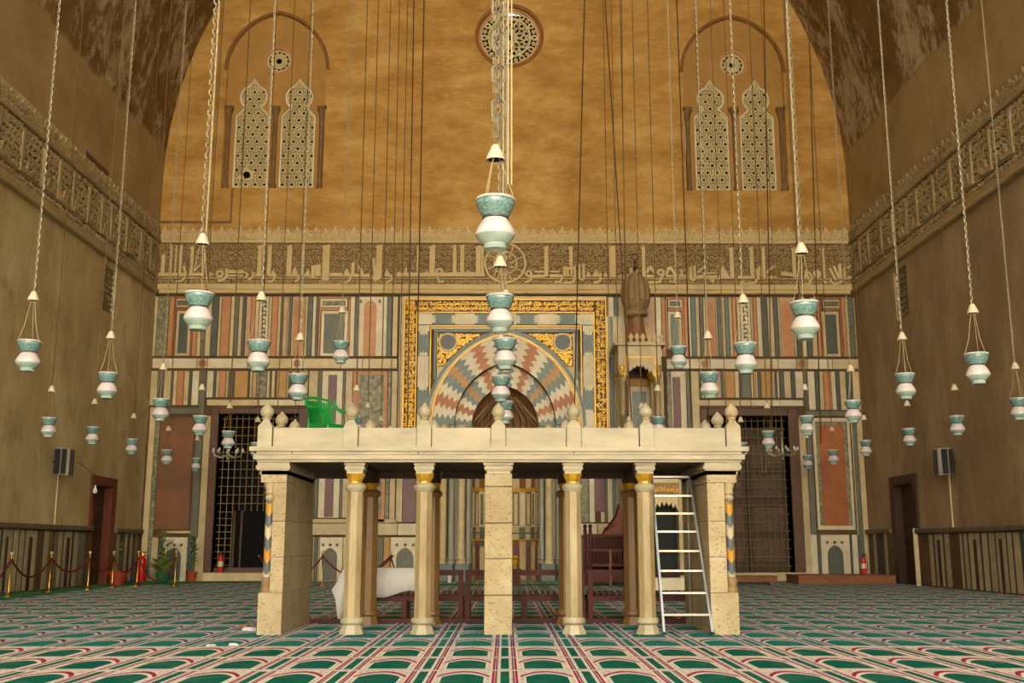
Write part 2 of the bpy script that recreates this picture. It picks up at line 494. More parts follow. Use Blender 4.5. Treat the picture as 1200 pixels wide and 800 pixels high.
# vault profile
ZS, RV_, CXV = 12.6, 14.0, 2.9
def vault_x(z):
    return 11.1 if z <= ZS else -CXV + math.sqrt(max(0, RV_**2 - (z-ZS)**2))
ZAP = ZS + math.sqrt(RV_**2 - CXV**2)
vp = [(11.1, 11.2), (11.1, ZS)] + [(vault_x(ZS + (ZAP-ZS)*math.sin(PI/2*i/22)), ZS + (ZAP-ZS)*math.sin(PI/2*i/22)) for i in range(1, 23)]
vp[-1] = (0.0, ZAP)
prof = vp + [(-x, z) for x, z in vp[::-1][1:]]
mb = MB(); n = len(prof)
outp = [(x*1.06 + (.3 if x > 0 else -.3 if x < 0 else 0), z + (.9 if abs(x) < 9 else 0)) for x, z in prof]
ys = [YF + (D + .6 - YF)*i/6 for i in range(7)]
for P_, flip in ((prof, 0), (outp, 1)):
    vs = [(x, y, z) for y in ys for x, z in P_]
    mb.add(vs, [(j*n+i, j*n+i+1, (j+1)*n+i+1, (j+1)*n+i) for j in range(6) for i in range(n-1)])
mb.add([(x, YF, z) for x, z in prof] + [(x, YF, z) for x, z in outp], [(i, i+1, n+i+1, n+i) for i in range(n-1)])
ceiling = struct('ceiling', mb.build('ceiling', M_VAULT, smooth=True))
mb = MB(); mb.box(XL-.6, XR+.6, YF, D+.6, -.3, 0)
floor = struct('floor', mb.build('floor', mat('stone_paving', (150,130,100), .7)))
mb = MB(); mb.box(-45, 45, -45, YF, -.35, -.02)
court = struct('floor_courtyard', mb.build('floor_courtyard', mat('courtyard_paving', (196,176,140), .8)))

# the courtyard the hall opens to: the photographer stands at its edge
m_fac = mat('facade_stone', (206,196,176), .85, c2=(190,178,156), scale=.5)
mb = MB(); mb.box(-20, 20, -37, -36, -.1, 27); struct('wall_courtyard_far', mb.build('wall_courtyard_far', m_fac))
for nm, q in (('wall_courtyard_left', (-20, -19)), ('wall_courtyard_right', (19, 20))):
    mb = MB(); mb.box(q[0], q[1], -36, YF, -.1, 27); struct(nm, mb.build(nm, m_fac))
fo = [(-20, -.1), (XL-.1, -.1), (XL-.1, 11.2)] + [(x*1.01, z+.05) for x, z in prof[::-1]] + [(XR+.1, 11.2), (XR+.1, -.1), (20, -.1), (20, 33), (-20, 33)]
struct('wall_front', MB().plate(lambda a, b, c: (a, YF-c, b), fo, [], 0, .5).build('wall_front', m_fac))  # unseen front around the opening, added to shade the hall from the sun

# side walls with openings (coordinates measured at the wall plane)
def wall_cells(P, a0, a1, b0, b1, holes, th=.6):
    A = sorted({a0, a1, *[q for h in holes for q in h[:2]]}); B = sorted({b0, b1, *[q for h in holes for q in h[2:]]})
    mb = MB()
    for i in range(len(A)-1):
        for j in range(len(B)-1):
            ca, cb = (A[i]+A[i+1])/2, (B[j]+B[j+1])/2
            if any(h[0] < ca < h[1] and h[2] < cb < h[3] for h in holes): continue
            mb.pbox(P, A[i], A[i+1], B[j], B[j+1], -th, 0)
    return mb
PL, PR, PB = planeL(), planeR(), planeB()
dL = (28.75, 30.3, 0.0, 2.82); dR = (28.75, 30.45, 0.0, 2.88)
wL = (at(121,330,X=XL).y, at(136,330,X=XL).y, 7.45, 8.72)
wR = (at(1063,335,X=XR).y, at(1048,335,X=XR).y, 7.3, 8.72)
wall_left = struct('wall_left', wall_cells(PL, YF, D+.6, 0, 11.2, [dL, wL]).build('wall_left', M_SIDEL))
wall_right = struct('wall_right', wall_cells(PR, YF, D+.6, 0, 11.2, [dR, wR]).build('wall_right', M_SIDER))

# ---------------------------------------------------------------- back wall
MX = 0.0                                            # axis of the prayer niche
ZSP = bZ(497)
def hwpx(p): return p*0.02627
R1o, R1i, R2i = hwpx(86), hwpx(60), hwpx(40)
H1o, H1i, H2i = bZ(392)-ZSP, bZ(424)-ZSP, bZ(450)-ZSP
dBL = (bX(257,485), bX(350,485), .28, bZ(485)); dBR = (bX(829,487), bX(923,487), .28, bZ(487))
niche = [(MX-R1i, 0), ] + arch_pts(MX, ZSP, R1i, H1i, 14)[::-1] + [(MX+R1i, 0)]
ZC = bZ(345)+.02
def rect(a0, a1, b0, b1): return [(a0, b0), (a1, b0), (a1, b1), (a0, b1)]
lowo = [(XL-.1, 0), (dBL[0], 0)] + [(dBL[0], dBL[3]), (dBL[1], dBL[3])] + [(dBL[1], 0)] + niche + [(dBR[0], 0), (dBR[0], dBR[3]), (dBR[1], dBR[3]), (dBR[1], 0), (XR+.1, 0), (XR+.1, ZC), (XL-.1, ZC)]
wall_back = struct('wall_back', MB().plate(PB, lowo, [], -.7, -.035).build('wall_back', M_CORE))
# upper wall with rose and the two window groups
rose_c = (bX(597, 42), bZ(42)); rose_r = hwpx(38.5)*1.06
def win_group(x0, x1, yb, yt, ysp):
    a0, a1 = at(x0, 170, Y=D).x, at(x1, 170, Y=D).x
    zb, zs = bZ(yb), bZ(ysp); c = (a0+a1)/2; hw = (a1-a0)/2
    return a0, a1, zb, zs, c, hw, bZ(yt)-zs
G = [win_group(261.5, 379.5, 221, 17, 82), win_group(803, 921.5, 223, 20, 84)]
def grp_outline(g):
    a0, a1, zb, zs, c, hw, ht = g
    return [(a0, zb), (a1, zb)] + arch_pts(c, zs, hw, ht, 12)
up = [(XL-.1, ZC), (XR+.1, ZC), (XR+.1, 11.2)] + [(x + (.1 if x > 0 else -.1 if x < 0 else 0), z+.05) for x, z in prof] + [(XL-.1, 11.2)]
holes = [circle(rose_c[0], rose_c[1], rose_r, 48)[::-1]] + [grp_outline(g)[::-1] for g in G]
upper = MB().plate(PB, up, holes, -.5, 0).build('upper_wall', M_PLASTER, wall_back)
mb = MB()                                            # the shallow step of plaster left of the windows
x0, x1 = bX(186.5, 240)-.05, bX(271, 250); z0 = bZ(261)
mb.ribbon(PB, [(x0, z0), (x1, z0), (x1, bZ(222))], .07, 0, .05)
mb.build('plaster_step', M_BROWN2, wall_back)

# ---- windows: pierced stucco grilles
def star_grille(poly_in, xc0, z0, z1, hw, cell=.304, row=.247, broken=None):
    """plate of rings and spokes cut to an outline"""
    def inside(x, z):
        k = False; j = len(poly_in)-1
        for i in range(len(poly_in)):
            xi, zi = poly_in[i]; xj, zj = poly_in[j]
            if (zi > z) != (zj > z) and x < (xj-xi)*(z-zi)/(zj-zi)+xi: k = not k
            j = i
        return k
    mb = MB(); r = 0; z = z0 + row*.5
    PP = lambda a, b, c: PB(a, b, c-.2)
    while z < z1:
        off = 0 if r % 2 else .5
        for i in range(-4, 5):
            x = xc0 + (i+off)*cell
            if not inside(x, z): continue
            if broken and math.hypot(x-broken[0], z-broken[1]) < broken[2]: continue
            mb.ribbon(PP, circle(x, z, .056, 6), .026, 0, .04, True)
            mb.ribbon(PP, circle(x, z, .108, 12), .024, 0, .04, True)
            for k in range(6):
                a = PI/6 + k*PI/3
                mb.ribbon(PP, [(x+.056*math.cos(a), z+.056*math.sin(a)), (x+.175*math.cos(a), z+.175*math.sin(a))], .024, 0, .036)
                a2 = a + PI/6
                p1 = (x+.16*math.cos(a), z+.16*math.sin(a)); p2 = (x+.16*math.cos(a+PI/3), z+.16*math.sin(a+PI/3))
                mb.ribbon(PP, [p1, p2], .022, 0, .036)
        z += row; r += 1
    return mb
def pierced(poly_in, xc0, z0, z1, broken=None, cell=.304, row=.247, c0=-.22, x_off=0):
    '''stucco plate with stars of small holes'''
    def inside(x, z):
        k = False; j = len(poly_in)-1
        for i in range(len(poly_in)):
            xi, zi = poly_in[i]; xj, zj = poly_in[j]
            if (zi > z) != (zj > z) and x < (xj-xi)*(z-zi)/(zj-zi)+xi: k = not k
            j = i
        return k
    def ok(pts, m=.02):
        if any(not inside(x+a, z+b) for x, z in pts for a, b in ((m, 0), (-m, 0), (0, m), (0, -m))): return False
        return not (broken and any(math.hypot(x-broken[0], z-broken[1]) < broken[2]*1.25 for x, z in pts))
    holes = []; rings = []
    if broken: holes.append([(broken[0]+broken[2]*(1.1 if k % 2 else .8)*math.cos(-2*PI*k/9), broken[1]+broken[2]*(.85 if k % 3 else 1.1)*math.sin(-2*PI*k/9)) for k in range(9)])
    r = 0; z = z0 + row*.4
    while z < z1:
        for i in range(-4, 5):
            x = xc0 + (i + (0 if r % 2 else .5))*cell
            h = circle(x, z, .055, 6)[::-1]
            if ok(h): holes.append(h); rings.append((x, z))
            for k in range(9):
                a = PI/9 + k*2*PI/9; rr = .122
                h = circle(x+rr*math.cos(a), z+rr*math.sin(a), .033, 4, a)[::-1]
                if ok(h): holes.append(h)
        z += row; r += 1
    mb = MB(); Pq = lambda a, b, c: PB(a, b, c)
    mb.plate(Pq, poly_in, holes, c0-.04, c0+.02)
    for x, z in rings: mb.ribbon(Pq, circle(x, z, .076, 12), .018, c0+.02, c0+.035, True)
    return mb
win_n = 0
for gi, g in enumerate(G):
    a0, a1, zb, zs, c, hw, ht = g
    win_n += 1
    W = struct('window_%d' % win_n)
    W.location = (c, D, zb)
    # recessed field with two lancets and an oculus cut in it
    lan = []
    zh, zn, ztp = bZ(113 if gi == 0 else 114), bZ(130), bZ(92)
    for sx in (-1, 1):
        xc = c + sx*hwpx(28.6)
        lan.append((xc, horseshoe(xc, zb+.06, zn-.14, hwpx(21.5), zh, hwpx(17.6), ztp+.05)))
    oc = (c + hwpx(1), bZ(70 if gi == 0 else 73)); orr = hwpx(17.5)
    fld = MB().plate(lambda a, b, k: PB(a, b, k-.11), grp_outline(g), [circle(oc[0], oc[1], orr, 28)[::-1]] + [l[1][::-1] for l in lan], -.3, 0)
    fld.build('recessed_field', mat('window_field_plaster', (178,138,74), .85, c2=(158,118,60), scale=1.5, bmp=.2), W)
    mb = MB(); mb.box(a0+.02, a1-.02, D+.5, D+.55, zb, zs+ht); mb.build('dark_backing', M_BLACK, W)
    mb = MB(); mb.ribbon(PB, arch_pts(c, zs, hw+.05, ht+.05, 14), .1, -.02, .035)
    mb.build('arch_moulding', mat('arch_moulding_plaster', (142,98,46), .85, scale=3), W)
    for (xc, pl_) in lan:
        br = (xc-.12, zb+.52, .14) if gi == 0 and xc < c else None
        go = pierced(pl_, xc, zb+.1, ztp, br).build('pierced_grille', M_GRILLE, W)
        m2 = MB(); m2.ribbon(lambda a, b, k: PB(a, b, k-.2), pl_, .11, -.02, .06, True)
        m2.build('grille_border', M_WHITE, go)
    mb = MB(); mb.ribbon(lambda a, b, k: PB(a, b, k-.14), circle(oc[0], oc[1], orr-.02, 28), .08, 0, .05, True)
    oo = mb.build('oculus_ring', M_SALMON, W)
    mb = MB(); P2 = lambda a, b, k: PB(a, b, k-.2)
    R = orr-.08
    mb.ribbon(P2, circle(oc[0], oc[1], R, 24), .09, 0, .04, True); mb.ribbon(P2, circle(oc[0], oc[1], R*.3, 12), .03, 0, .04, True)
    mb.ribbon(P2, circle(oc[0], oc[1], R*.66, 18), .05, 0, .04, True)
    for k in range(12):
        t = k*PI/6
        for s_ in (-.26, .26):
            mb.ribbon(P2, [(oc[0]+R*.3*math.cos(t), oc[1]+R*.3*math.sin(t)), (oc[0]+R*math.cos(t+s_), oc[1]+R*math.sin(t+s_))], .045, 0, .035)
    mb.build('pierced_grille', M_GRILLE, W)
    for cx_ in (c, a0+hwpx(4.2), a1-hwpx(4.2)):
        mb = MB(); w_ = hwpx(4.0)
        zt = bZ(129)
        mb.lathe([(w_*1.1, zb), (w_*1.1, zb+.12), (w_*.8, zb+.18), (w_*.78, zt-.28), (w_*.8, zt-.24), (w_*1.25, zt-.04), (w_*1.35, zt)], 10, (cx_, D+.1, 0))
        mb.build('colonnette', mat('window_colonnette', (136,102,60), .8, scale=4), W, smooth=True)
        mb = MB(); mb.pbox(PB, cx_-w_*1.5, cx_+w_*1.5, zt, zt+.14, -.2, .0); mb.build('impost', mat('window_impost', (120,90,52), .8, scale=12), W)
# rose window
W = struct('window_3'); W.location = (rose_c[0], D, rose_c[1])
mb = MB(); mb.ribbon(PB, circle(*rose_c, rose_r+.02, 48), .12, -.05, .03, True); mb.build('outer_ring', mat('arch_moulding_plaster', (142,98,46)), W, smooth=True)
mb = MB(); mb.ribbon(PB, circle(*rose_c, rose_r-.06, 48), .1, -.22, -.06, True); mb.build('inner_ring', M_SALMON, W, smooth=True)
mb = MB(); mb.box(rose_c[0]-1, rose_c[0]+1, D+.5, D+.55, rose_c[1]-1, rose_c[1]+1); mb.build('dark_backing', M_BLACK, W)
mb = MB(); P2 = lambda a, b, k: PB(a, b, k-.16); R = rose_r - .1; cx_, cz_ = rose_c
def pol(r, t): return (cx_ + r*math.cos(t), cz_ + r*math.sin(t))
for rr, w_ in ((R, .10), (R*.72, .06)): mb.ribbon(P2, circle(cx_, cz_, rr, 48), w_, 0, .05, True)
for k in range(12):
    t = k*PI/6
    mb.ribbon(P2, circle(*pol(R*.86, t), .078, 10), .055, 0, .05, True)
    mb.ribbon(P2, circle(*pol(R*.86, t+PI/12), .05, 6), .045, 0, .045, True)
    for s_ in (1, -1):
        mb.ribbon(P2, [pol(R*.72, t), pol(R*.40, t+s_*PI/6), pol(R*.12, t+s_*PI/3.2)], .042, 0, .045)
        mb.ribbon(P2, [pol(R*.72, t+PI/12), pol(R*.5, t+s_*PI/7+PI/12), pol(R*.2, t)], .036, 0, .04)
    mb.ribbon(P2, [pol(R*.72, t), pol(R*.79, t)], .05, 0, .045)
mb.ribbon(P2, circle(cx_, cz_, R*.2, 12), .03, 0, .05, True)
mb.build('pierced_grille', M_GRILLE, W)

mb = MB(); mb.box(-2.2, 2.2, D+1.6, D+1.7, 0, 7); mb.box(-2.3, -2.2, D+.6, D+1.7, 0, 7); mb.box(2.2, 2.3, D+.6, D+1.7, 0, 7); mb.box(-2.3, 2.3, D+.6, D+1.7, 7, 7.1); mb.box(-2.3, 2.3, D, D+1.7, -.1, .005)
mb.build('niche_leak_box', M_STONE, wall_back)  # unseen box behind the niche, added to stop daylight leaking in
# ---- marble revetment of the back wall ----------------------------------
rowU = (347.5, 417.5); rowM = (434.5, 466)
def slab(x0, x1, y0, y1, m, c1=0.0, ym=None, gap=.02, name='marble_slab', par=None):
    ym = ym or (y0+y1)/2
    a0, a1 = bX(x0, ym)+gap/2, bX(x1, ym)-gap/2
    mb = MB(); mb.pbox(PB, a0, a1, bZ(y1)+gap/2, bZ(y0)-gap/2, -.04, c1, .006)
    return mb.build(name, m, par or wall_back)
C_, W_, K_, S_, R_, G_, T_, D_, B_, P_, Y_ = M_CREAM, M_WHITE, M_PINK, M_SALMON, M_RED, M_GREY, M_MOTTLE, M_DARK, M_BLUE, M_PURPLE, M_YELLOW
def run(y0, y1, items, ym=None):
    """items: (x edge, material, x edge, material, ... x edge)"""
    for i in range(0, len(items)-2, 2):
        if items[i+1] is not None:
            slab(items[i], items[i+2], y0, y1, items[i+1], c1=random.choice((-.004, 0, .004)), ym=ym)
run(*rowU, [179.5,C_,183.5,T_,197,S_,203,None,226,S_,231.5,C_,236,T_,241,C_,247.5,D_,255.5,C_,259,S_,269.5,C_,274.5,G_,279,C_,283.5,D_,287.5,K_,293.5,S_,298.5,C_,303,None,314,C_,318,
            S_,325,C_,328.5,G_,331.5,K_,336.5,W_,338,G_,341.5,None,357,C_,360,G_,366,W_,370,G_,373,None,410,W_,415.5,G_,418.5,None,448.5,W_,453.5,G_,459,C_,466])
run(*rowU, [712,W_,720,B_,725,W_,733,K_,768,W_,775.5,S_,780,None,802,S_,806,W_,810,B_,815.5,C_,820,G_,824.5,C_,827.5,None,839,C_,841,G_,845.5,C_,850,B_,854.5,C_,858.5,S_,864,C_,868,None,880,C_,883,S_,887.5,
            W_,893,D_,900,C_,907,D_,912.5,C_,915,None,930,C_,933,D_,938.5,W_,944.5,D_,951,C_,957,S_,961.5,None,987,S_,991.5,C_,995,G_,1001.5,C_,1006.5])
def framed(x0, x1, y0, y1, fm, inner, tm=None, top=12, inset=3.2, fr=R_):
    """panel with a small tablet above a framed slab"""
    slab(x0, x1, y0, y0+2.6, fr); slab(x0, x0+2.6, y0+2.6, y1, fr); slab(x1-2.6, x1, y0+2.6, y1, fr)
    slab(x0+2.6, x1-2.6, y0+top+1, y0+top+4.6, fr)
    slab(x0+2.6, x1-2.6, y0+2.6, y0+top+1, fm)
    slab(x0+4.5, x1-4.5, y0+4.6, y0+top-1, tm or T_, c1=.012)
    slab(x0+2.6, x1-2.6, y0+top+4.6, y1, fm)
    slab(x0+2.6+inset, x1-2.6-inset, y0+top+8, y1-3, inner, c1=.014)
framed(203, 226, 347.5, 417.5, C_, D_, G_)
framed(373, 410, 347.5, 417.5, W_, M_GREY, T_, inset=3.5, fr=S_)
framed(780, 802, 347.5, 409, C_, B_, G_, fr=S_)
framed(961.5, 987, 347.5, 417.5, C_, D_, G_)
def arabesque_slab(x0, x1):
    slab(x0, x1, *rowU, W_)
    a0, a1 = bX(x0+2, 382), bX(x1-2, 382)
    mb = MB(); z = bZ(416); k = 0
    while z < bZ(350):
        c = (a0+a1)/2; s_ = 1 if k % 2 else -1
        mb.ribbon(PB, [(c-s_*.07, z), (c+s_*.05, z+.05), (c+s_*.07, z+.12), (c-s_*.03, z+.16), (c-s_*.07, z+.11)], .035, 0, .008)
        mb.ribbon(PB, [(c+s_*.08, z+.01), (c+s_*.03, z+.03)], .05, 0, .008)
        z += .14; k += 1
    mb.build('inlaid_scroll', M_DARK, wall_back)
arabesque_slab(303, 314); arabesque_slab(868, 880)
def arch_slab(x0, x1, hm, im, ins=5.5):
    slab(x0, x1, *rowU, hm)
    a0, a1 = bX(x0+ins*.5, 382), bX(x1-ins*.5, 382); c = (a0+a1)/2; hw = (a1-a0)/2*.86
    zt = bZ(352)-.02
    mb = MB(); mb.prism(PB, [(c-hw, bZ(417)), (c+hw, bZ(417))] + arch_pts(c, zt-hw, hw, hw*1.05, 6), -.01, .014)
    mb.build('arched_inlay', im, wall_back)
arch_slab(341.5, 357, K_, S_, 3); arch_slab(418.5, 448.5, W_, S_, 13); arch_slab(827.5, 839, K_, S_, 2); arch_slab(915, 930, K_, S_, 3)
for x in (421.5, 443.5):
    slab(x, x+3, 351, 355.5, D_, c1=.006)
# band between the rows with red knots
for segs in ([178.5, 231, 243, 290, 342, 355, 400, 425, 465.5], [781, 819, 832, 870, 905, 933, 946, 975, 1007.5]):
    for i in range(len(segs)-1):
        slab(segs[i], segs[i+1], 420, 432, C_ if i % 2 else W_, c1=.02)
for x in (237.5, 348, 826, 939.5):
    xc, zc = bX(x, 426), bZ(426)
    mb = MB(); pts = []
    for k in range(16):
        r = .16 if k % 2 else .1
        pts.append((xc + r*.9*math.cos(PI/8*k), zc + r*math.sin(PI/8*k)))
    mb.prism(PB, pts, 0, .035); mb.build('star_inlay', M_RED, wall_back)
run(434.5, 475, [175.5,C_,184.5,D_,191.5,C_,200,G_,202.5,C_,207,S_,215,C_,221,D_,224.5,W_,233])
run(434.5, 486, [233.5,G_,241.5], 445)
run(434.5, 466, [242,W_,250,D_,253,C_,257,S_,264.5,C_,267.5,G_,270,C_,272,D_,274.5,Y_,290.5,D_,292.5,C_,295.5,K_,300.5,T_,312.5,C_,316,D_,318,C_,322,D_,324,Y_,336,C_,338,D_,341,K_,348,D_,350,C_,361,None,362])
run(434.5, 607, [362,C_,373,G_,377.5,W_,402,G_,405,C_,413.5], 445)
slab(384.5, 395.5, 439, 606, P_, c1=.014, ym=445)
run(434.5, 612, [413.5,S_,454.5,T_,459,C_,466], 445)
slab(421, 450, 439, 606, T_, c1=.012, ym=455)
slab(233, 196, 0, 1, C_) if False else None
slab(194, 232.5, 477.5, 485.5, G_)
slab(188, 228, 489, 621, M_BROWN2, c1=.01, ym=500)
run(477, 684, [174.5,C_,182,T_,187.5], 500)
run(487, 684, [229.5,G_,238.5,C_,247], 500)
slab(190, 230, 621.5, 625, C_, ym=622)
# right of the minbar
run(434.5, 607, [781,T_,786,W_,804,G_,808,C_,819], 445)
slab(787.5, 797.5, 441, 600, P_, c1=.014, ym=445)
run(434.5, 466, [819,D_,822,W_,830,D_,833,K_,845,D_,848,C_,850,Y_,861,C_,867,D_,869,G_,880,C_,883,S_,886,W_,888,D_,892,Y_,906,W_,908,D_,911,W_,914,D_,919,C_,927,D_,932,W_,942], 450)
run(434.5, 480, [942.5,D_,947,W_,955.5,D_,960,C_,965.5,S_,974.5,W_,980,D_,984.5,C_,992,D_,999.5,C_,1008], 457)
slab(944, 991, 481, 487, G_)
run(489, 684, [935,C_,944,G_,951], 500)
run(489, 684, [998,G_,1004,C_,1011], 500)
slab(952, 996, 489, 621, W_, ym=500); slab(955, 993, 493, 616, T_, c1=.01, ym=500)
slab(958.5, 988.5, 497, 616, M_ORANGE, c1=.02, ym=500)
# lintel courses over the doors, dado band
for xa, xb, xc in ((242, 302, 361), (819, 880, 942)):
    slab(xa, xb, 468, 475.5, C_); slab(xb, xc, 468, 475.5, W_)
slab(364, 440, 613, 627, C_, c1=.03, ym=620); slab(440, 466, 613, 627, C_, c1=.03, ym=620)
slab(466, 515, 613, 627, W_, c1=.03, ym=620); slab(668, 700, 613, 627, W_, c1=.03, ym=620); slab(700, 820, 613, 627, C_, c1=.03, ym=620)
# dado with little ogee niches
def dado(xs, xc, hwp, y0=629, y1=685, mm=W_, tone=G_):
    for i in range(0, len(xs)-2, 2):
        if xs[i+1]: slab(xs[i], xs[i+2], y0, y1, xs[i+1], ym=655, c1=.012)
    c = bX(xc, 655); hw = hwpx(hwp); zt = bZ(y0+14)
    mb = MB(); mb.prism(PB, [(c-hw, .02), (c+hw, .02)] + arch_pts(c, zt-hw*1.1, hw, hw*1.25, 6), -.01, .03)
    mb.build('niche_inlay', tone, wall_back)
    for k in (-1, 0, 1):
        mb = MB(); mb.prism(PB, circle(c+k*hw*.95, zt+.12, .05, 8), 0, .024); mb.build('rosette_inlay', M_BROWN if k == 0 else M_GREY, wall_back)
dado([176.5,C_,184.5,D_,190,W_,219,D_,228.5,C_,236], 203.5, 8.5)
dado([366,C_,368,G_,372,C_,374,W_,401.5,C_,408,None,424,C_,439,C_,443,G_,449,Y_,457,None,487.5,G_,492,C_,498], 386.5, 8.5)
dado([457,W_,487.5], 474.5, 10)
run(629, 684, [497,C_,506,G_,514], 655); run(629, 684, [670,C_,680,G_,690,W_,716,G_,724,C_,750,G_,770,C_,819], 655); run(434.5, 684, [1004,None,1005], 655)
run(434.5, 612, [670,C_,680,T_,690,W_,697], 560); run(434.5, 612, [711,W_,716,T_,730,C_,760,C_,781], 560)
slab(1006.5, 1012, 489, 684, C_, ym=655)
slab(364, 466, 607.6, 612.8, C_); slab(466.8, 473, 347, 612, C_, ym=440); slab(473, 711, 346.5, 351, C_)
dado([950.5,W_,959,D_,962.5,W_,997,D_,999.5,W_,1006.5,D_,1011], 979, 9, y0=626, tone=M_DARK)
# slabs between panels and prayer niche, hidden below the platform
run(434.5, 612, [466.5,W_,472,P_,488,W_,492.5,G_,497], 560)
run(370, 612, [702,W_,707,G_,711,W_,716,B_,720.5,C_,728], 480)
slab(696, 709, 552, 600, P_, c1=.014, ym=575)

# ---- main doors left and right of the prayer niche
dn = 0
for (x0, x1, z0, z1), ox0, ox1, left in ((dBL, 248, 361, True), (dBR, 820.5, 935, False)):
    dn += 1
    Dr = struct('door_%d' % dn); Dr.location = ((x0+x1)/2, D, 0)
    a0, a1, zt = bX(ox0, 480), bX(ox1, 480), bZ(478)
    for q in ((a0, x0, .2, zt), (x1, a1, .2, zt), (x0, x1, z1, zt)):
        mb = MB(); mb.pbox(PB, *q, -.65, .03, .02); mb.build('door_jamb', M_BROWN, Dr)
    mb = MB(); mb.pbox(PB, a0, a1, 0, .26, -.6, .12, .02); mb.build('threshold', M_CREAM, Dr)
    c0 = -.34                                   # iron grille
    n_v = 13
    for k in range(n_v):
        x = x0 + (x1-x0)*(k+.5)/n_v
        zlo = .28 if (not left or k < 3) else bZ(598)
        mb = MB(); mb.tube([(x, D-c0, zlo), (x, D-c0, z1)], .013 if left else .014, 5); mb.build('grille_bar', M_IRON if left else M_IRON_D, Dr)
    z = z1 - .12; k = 0
    while z > .3:
        xe = x1 if (not left or z > bZ(599)) else x0 + (x1-x0)*.2
        mb = MB(); mb.tube([(x0, D-c0-.015, z), (xe, D-c0-.015, z)], .013 if left else .014, 5); mb.build('grille_bar', M_IRON if left else M_IRON_D, Dr)
        z -= .262 if z > bZ(599) or not left else .2
    # room behind
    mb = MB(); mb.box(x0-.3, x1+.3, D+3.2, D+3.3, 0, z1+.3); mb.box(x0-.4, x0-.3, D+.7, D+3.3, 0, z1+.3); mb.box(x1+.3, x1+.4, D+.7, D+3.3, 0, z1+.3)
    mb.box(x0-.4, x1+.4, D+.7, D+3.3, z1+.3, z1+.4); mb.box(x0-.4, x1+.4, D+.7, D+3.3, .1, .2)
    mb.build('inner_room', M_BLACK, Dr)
    if left:
        for q in (x0+(x1-x0)*.21, x0+(x1-x0)*.30):
            mb = MB(); mb.pbox(PB, q, q+.07, .28, bZ(598), -.42, -.3); mb.build('gate_post', M_DOOR, Dr)
        mb = MB(); mb.pbox(PB, x0, x1, .27, .4, -.55, -.28); mb.build('inner_step', M_BROWN, Dr)
    else:
        for h in (0, 1):
            xa = x0 + (x1-x0)*.5*h; xb = xa + (x1-x0)*.5
            mb = MB(); mb.pbox(PB, xa+.01, xb-.01, .28, z1-.3, -.62, -.54)
            leaf = mb.build('door_leaf', M_DOOR, Dr)
            for zz in (.55, 1.5, 2.5, 3.4):
                mb = MB(); mb.pbox(PB, xa+.12, xb-.12, zz, zz+.75, -.545, -.515, .02); mb.build('door_panel', M_BROWN, leaf)
                mb = MB()
                for r_ in (.1, .2): mb.ribbon(PB, circle((xa+xb)/2, zz+.38, r_, 12), .02, -.52, -.5, True)
                mb.build('bronze_boss', M_IRON_D, leaf)
        xq = bX(897, 530)
        mb = MB(); mb.ribbon(PB, rect(xq-.06, xq+.06, bZ(553), bZ(531)), .03, -.3, -.26, True); mb.build('small_notice_frame', M_IRON, Dr)
# ---------------------------------------------------------------- calligraphic frieze of the back wall
def scrolls(P, a0, a1, b0, b1, s, w, c0, c1, rnd, skip=None):
    mb = MB(); na = max(1, int((a1-a0)/s)); nb = max(1, int(round((b1-b0)/s))); sa = (a1-a0)/na; sb = (b1-b0)/nb
    for i in range(na):
        for j in range(nb):
            ca = a0+(i+.5+(.25 if j % 2 else -.25))*sa + rnd.uniform(-.1, .1)*s; cb = b0+(j+.5)*sb
            ph = rnd.uniform(0, 2*PI); d = rnd.choice((1, -1)); R = .5*min(sa, sb)*rnd.uniform(.8, 1.05)
            pts = []
            for k in range(9):
                t = k/8; r = R*(1-.72*t); th = ph + d*t*2.3*PI
                a = min(max(ca+r*math.cos(th), a0+w/2), a1-w/2); b = min(max(cb+r*math.sin(th), b0+w/2), b1-w/2)
                pts.append((a, b))
            mb.ribbon(P, pts, w, c0, c1)
            for q in range(2):
                th = rnd.uniform(0, 2*PI); r = R*.9
                p = (ca+r*math.cos(th), cb+r*math.sin(th)); p2 = (p[0]+w*1.7*math.cos(th+1), p[1]+w*1.7*math.sin(th+1))
                if all(a0+w < t_[0] < a1-w and b0+w < t_[1] < b1-w for t_ in (p, p2)): mb.ribbon(P, [p, p2], w*1.5, c0, c1*.9)
    return mb
def cresting(P, a0, a1, z0, z1, pitch, c1):
    mb = MB(); mb.pbox(P, a0, a1, z0, z0+(z1-z0)*.5, 0, c1-.015); n_ = int((a1-a0)/pitch); p = (a1-a0)/n_
    for i in range(n_):
        c = a0+(i+.5)*p; h = z1-z0
        big = i % 2 == 0
        H = h if big else h*.88
        mb.prism(P, [(c-p*.42, z0), (c+p*.42, z0), (c+p*.30, z0+H*.35), (c+p*.44, z0+H*.55), (c+p*.2, z0+H*.72), (c, z0+H), (c-p*.2, z0+H*.72), (c-p*.44, z0+H*.55), (c-p*.30, z0+H*.35)], 0, c1)
        mb.ribbon(P, circle(c, z0+H*.52, p*.17, 8), p*.12, c1, c1+.02, True)
    return mb
rnd = random.Random(3)
FZ = struct('trim_1'); FZ.location = (0, D, 8.5)      # frieze, back wall
a0, a1 = XL+.02, XR-.02
zc0, zc1, zb0, zb1, zbb = bZ(283), bZ(264.5), bZ(327), bZ(286.5), bZ(333.5)
mb = MB(); mb.pbox(PB, a0, a1, bZ(334.5), bZ(283), -.05, .03); mb.build('frieze_ground', M_STUCCO_SHADE, FZ)
mb = MB(); mb.pbox(PB, a0, a1, bZ(286), bZ(283), .03, .12, .02); mb.pbox(PB, a0, a1, bZ(327.4), bZ(326.4), .03, .085); mb.build('ledge', M_STUCCO, FZ)
